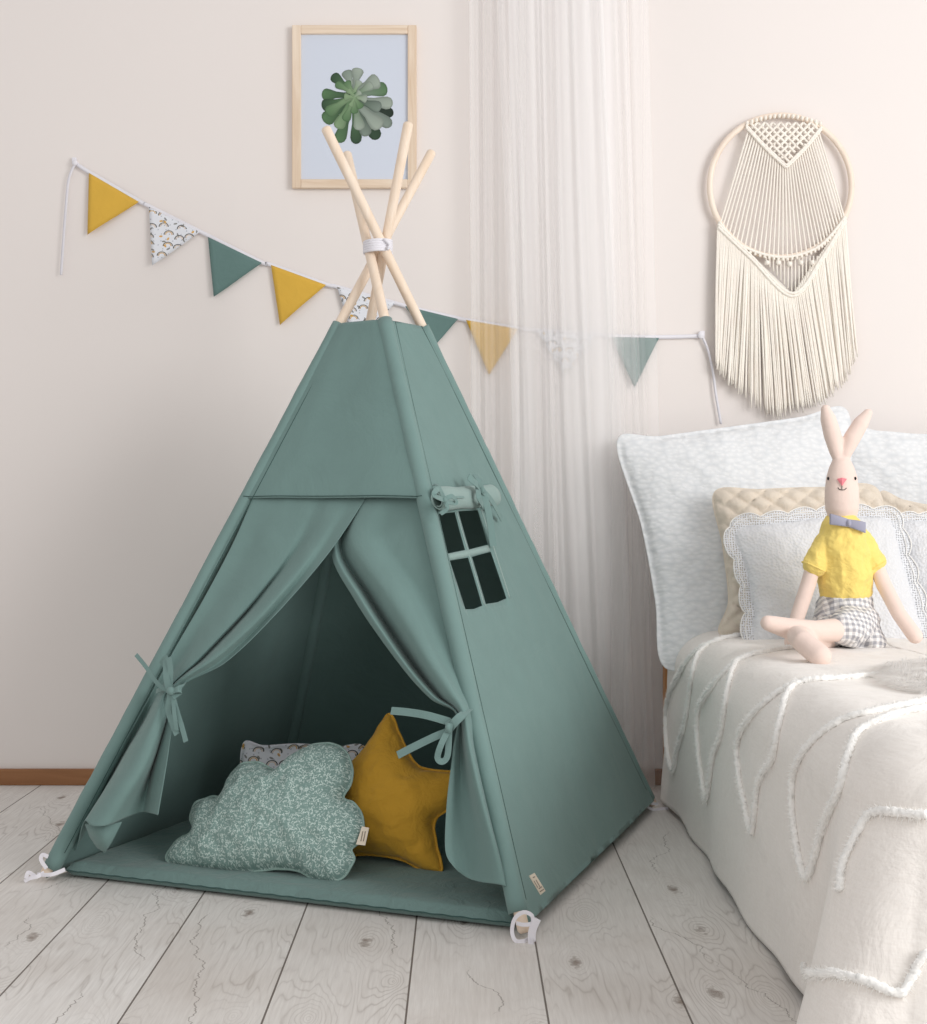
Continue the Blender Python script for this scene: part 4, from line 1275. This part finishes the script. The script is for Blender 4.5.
tag(w2, 'white lace edged cushion at the far right of the bed', 'cushion', 'white lace edged cushions'); lace_edge(w2, Bw, fw_, cw, .024, 24)

# ------------------------------------------------------------------ rabbit doll
rb_ = empty('rabbit_doll', at(842, 645, 3.36), 'pale pink cloth rabbit doll in yellow shirt and gingham shorts sitting cross legged', 'doll')
rb_.location.z = .54
YD = 3.40
def dp(px, py, dy=0): return at(px, py, YD+dy)
PX = YD/F
m = MB()
# head: lathe-like egg with neck
prof = [(457,.3),(461,.55),(468,.74),(478,.90),(490,.98),(500,1.0),(510,.95),(518,.80),(524,.58),(530,.42),(540,.42)]
P = [dp(841.5+(y-457)*.01, y, 0.0) for y, _ in prof]
V = []; Fc = []; ns = 28
for (y, r), p in zip(prof, P):
    for k in range(ns):
        a = 2*PI*k/ns; V.append(p+Vector((math.cos(a)*17*PX*r, math.sin(a)*16*PX*r, 0)))
for i in range(len(P)-1):
    for k in range(ns): Fc.append((i*ns+k, (i+1)*ns+k, (i+1)*ns+(k+1) % ns, i*ns+(k+1) % ns))
Fc.append(tuple(range(ns))); Fc.append(tuple((len(P)-1)*ns+k for k in range(ns-1, -1, -1)))
m.add(V, Fc)
# ears
m.limb([dp(838.5,463,.0), dp(836.5,452), dp(832.5,435), dp(828,418), dp(825.5,409)], [.010,.018,.0225,.020,.012])
m.limb([dp(843,463,.0), dp(845.5,453), dp(852,438), dp(861,423), dp(868,413)], [.010,.017,.022,.020,.012])
# torso
m.limb([dp(842,535,.0), dp(843,560,.0), dp(845,590,.02), dp(846,618,.03)], [.042,.052,.054,.058])
# arms
m.limb([dp(826,536), dp(816,556,-.01), dp(808,585,-.01), dp(798,615,-.02), dp(791,642,-.03)], [.016,.019,.020,.019,.018])
m.limb([dp(862,536), dp(872,556,-.0), dp(884,585,-.02), dp(899,614,-.06), dp(915,636,-.09)], [.016,.019,.020,.019,.020])
# legs
m.limb([dp(852,628,.0), dp(838,630,-.10), dp(815,631,-.17), dp(790,629,-.20), dp(768,623,-.22)], [.036,.030,.026,.027,.019])
m.limb([dp(832,638,-.02), dp(815,640,-.12), dp(797,636,-.25), dp(803,642,-.32), dp(820,656,-.36)], [.030,.027,.025,.026,.027])
bodybvh = BVHTree.FromPolygons(m.v, m.f)
body = m.build('body', M['skin'], rb_); mod(body, 'REMESH', mode='VOXEL', voxel_size=.0035, use_smooth_shade=True); mod(body, 'SMOOTH', iterations=4, factor=.5)
# seam at ear base
m = MB(); 
# shirt
m.limb([dp(842,534,.0), dp(843,550,.0), dp(845,575,.01), dp(845,592,.02)], [.058,.066,.067,.064])
m.limb([dp(829,536), dp(819,556,-.01), dp(815,564,-.01)], [.028,.029,.031])
m.limb([dp(858,536), dp(869,556,-.0), dp(873,563,-.005)], [.028,.029,.031])
m.tube([dp(842,519,.0), dp(842,530,0)], [.030,.045], 20)
sh = m.build('shirt', M['shirt'], rb_); mod(sh, 'REMESH', mode='VOXEL', voxel_size=.003, use_smooth_shade=True); mod(sh, 'SMOOTH', iterations=5, factor=.5)
tx = bpy.data.textures.new('cloth creases', 'CLOUDS'); tx.noise_scale = .035; tx.noise_depth = 2
mod(sh, 'DISPLACE', texture=tx, strength=.013, texture_coords='LOCAL', mid_level=.35)
# sleeve hem bands
for c, ax, r in ((dp(814,567,-.01), dp(814,567)-dp(819,556), .0315), (dp(874,566,-.005), dp(874,566)-dp(869,556), .0315)):
    ax = ax.normalized(); e1 = ax.orthogonal().normalized(); e2 = ax.cross(e1); m = MB()
    m.tube([c+e1*math.cos(a)*r+e2*math.sin(a)*r for a in [2*PI*i/24 for i in range(25)]], .003, 6, caps=False)
    m.build('sleeve_hem', M['shirt'], sh)
# shorts
m = MB()
m.limb([dp(845,606,.02), dp(846,620,.02), dp(846,632,.02)], [.071,.085,.075])
m.limb([dp(856,622,-.0), dp(850,627,-.06), dp(845,629,-.09)], [.058,.052,.046])
m.limb([dp(836,628,0), dp(828,634,-.05)], [.052,.040])
m.limb([dp(862,625,-.0), dp(872,640,-.02)], [.045,.035])
so = m.build('shorts', M['plaid'], rb_); mod(so, 'REMESH', mode='VOXEL', voxel_size=.003, use_smooth_shade=True); mod(so, 'SMOOTH', iterations=3, factor=.5)
mod(so, 'DISPLACE', texture=tx, strength=.016, texture_coords='LOCAL', mid_level=.5)
# bow tie
m = MB(); c = dp(848, 523, -.056)
for sg, dx, dz in ((-1, -.046, .010), (1, .044, -.012)):
    V = []; 
    for yy in (-.006, .006):
        V += [c+Vector((0, yy, .010)), c+Vector((dx*.55, yy-.006, .013+dz*.55)), c+Vector((dx, yy, .014+dz)), c+Vector((dx, yy, -.014+dz)), c+Vector((dx*.55, yy-.006, -.012+dz*.55)), c+Vector((0, yy, -.010))]
    f = [(0,1,2,3,4,5), (11,10,9,8,7,6)]+[(i, 6+i, 6+(i+1) % 6, (i+1) % 6) for i in range(6)]
    m.add(V, f)
m.ellipsoid(c+Vector((0, -.004, 0)), (.007, .010, .010))
o = m.build('bow_tie', M['bow'], rb_); mod(o, 'BEVEL', width=.002, segments=2)
# face
def headpt(px, py, lift=0):
    # point on the head front surface
    h = bodybvh.ray_cast(CAM, ray(px, py).normalized())
    return h[0]+h[1]*(-1 if h[1].dot(ray(px, py)) > 0 else 1)*(.0012+lift)
for ex in (828.5, 855):
    m = MB(); m.ellipsoid(headpt(ex, 478.5), (.0028, .004, .0045), nu=12, nv=8); m.build('eye', M['black'], rb_)
m = MB(); V = [headpt(837.5, 479), headpt(842, 478.2, .002), headpt(846.3, 479), headpt(842, 486), headpt(842, 481, .003)]
m.add(V, [(0,4,1),(1,4,2),(2,4,3),(3,4,0)]); o = m.build('nose', M['pink'], rb_, smooth=False); mod(o, 'SOLIDIFY', thickness=.003, offset=1)
m = MB(); m.tube([headpt(842, 485), headpt(842, 489.5)], .0008, 5); m.tube([headpt(x, y) for x, y in ((838,487.5),(839.5,489.5),(842,490),(844.5,489.8),(846.5,488))], .0008, 5)
m.build('mouth', M['black'], rb_)

# ------------------------------------------------------------------ camera, light, world
cam = bpy.data.cameras.new('camera'); co = bpy.data.objects.new('camera', cam); C.objects.link(co)
co.location = CAM; co.rotation_euler = (PI/2, 0, 0)
cam.sensor_fit = 'HORIZONTAL'; cam.sensor_width = 36; cam.lens = F/927*36
cam.shift_y = -(512-CY)/927; cam.shift_x = (463.5-CX)/927
cam.clip_start = .05
bpy.context.scene.camera = co
def area(name, loc, target, sx, sy, e, col):
    l = bpy.data.lights.new(name, 'AREA'); l.shape = 'RECTANGLE'; l.size = sx; l.size_y = sy; l.energy = e; l.color = col
    o = bpy.data.objects.new(name, l); C.objects.link(o); o.location = loc
    o.rotation_euler = (Vector(target)-Vector(loc)).to_track_quat('-Z', 'Y').to_euler(); return o
area('window_light', (3.5, .2, 2.2), (-.2, 3.6, .9), 2.2, 2.0, 128, (1, .995, .99))
area('soft_fill', (-.8, -.4, 2.4), (0, 3.5, .6), 2.4, 1.6, 9, (1, .97, .95))
w = bpy.data.worlds.new('room light'); w.use_nodes = True; bpy.context.scene.world = w
bg = w.node_tree.nodes['Background']; bg.inputs[0].default_value = (1, .98, .975, 1); bg.inputs[1].default_value = .64
sc = bpy.context.scene
sc.view_settings.view_transform = 'Standard'; sc.view_settings.look = 'None'; sc.view_settings.exposure = 0
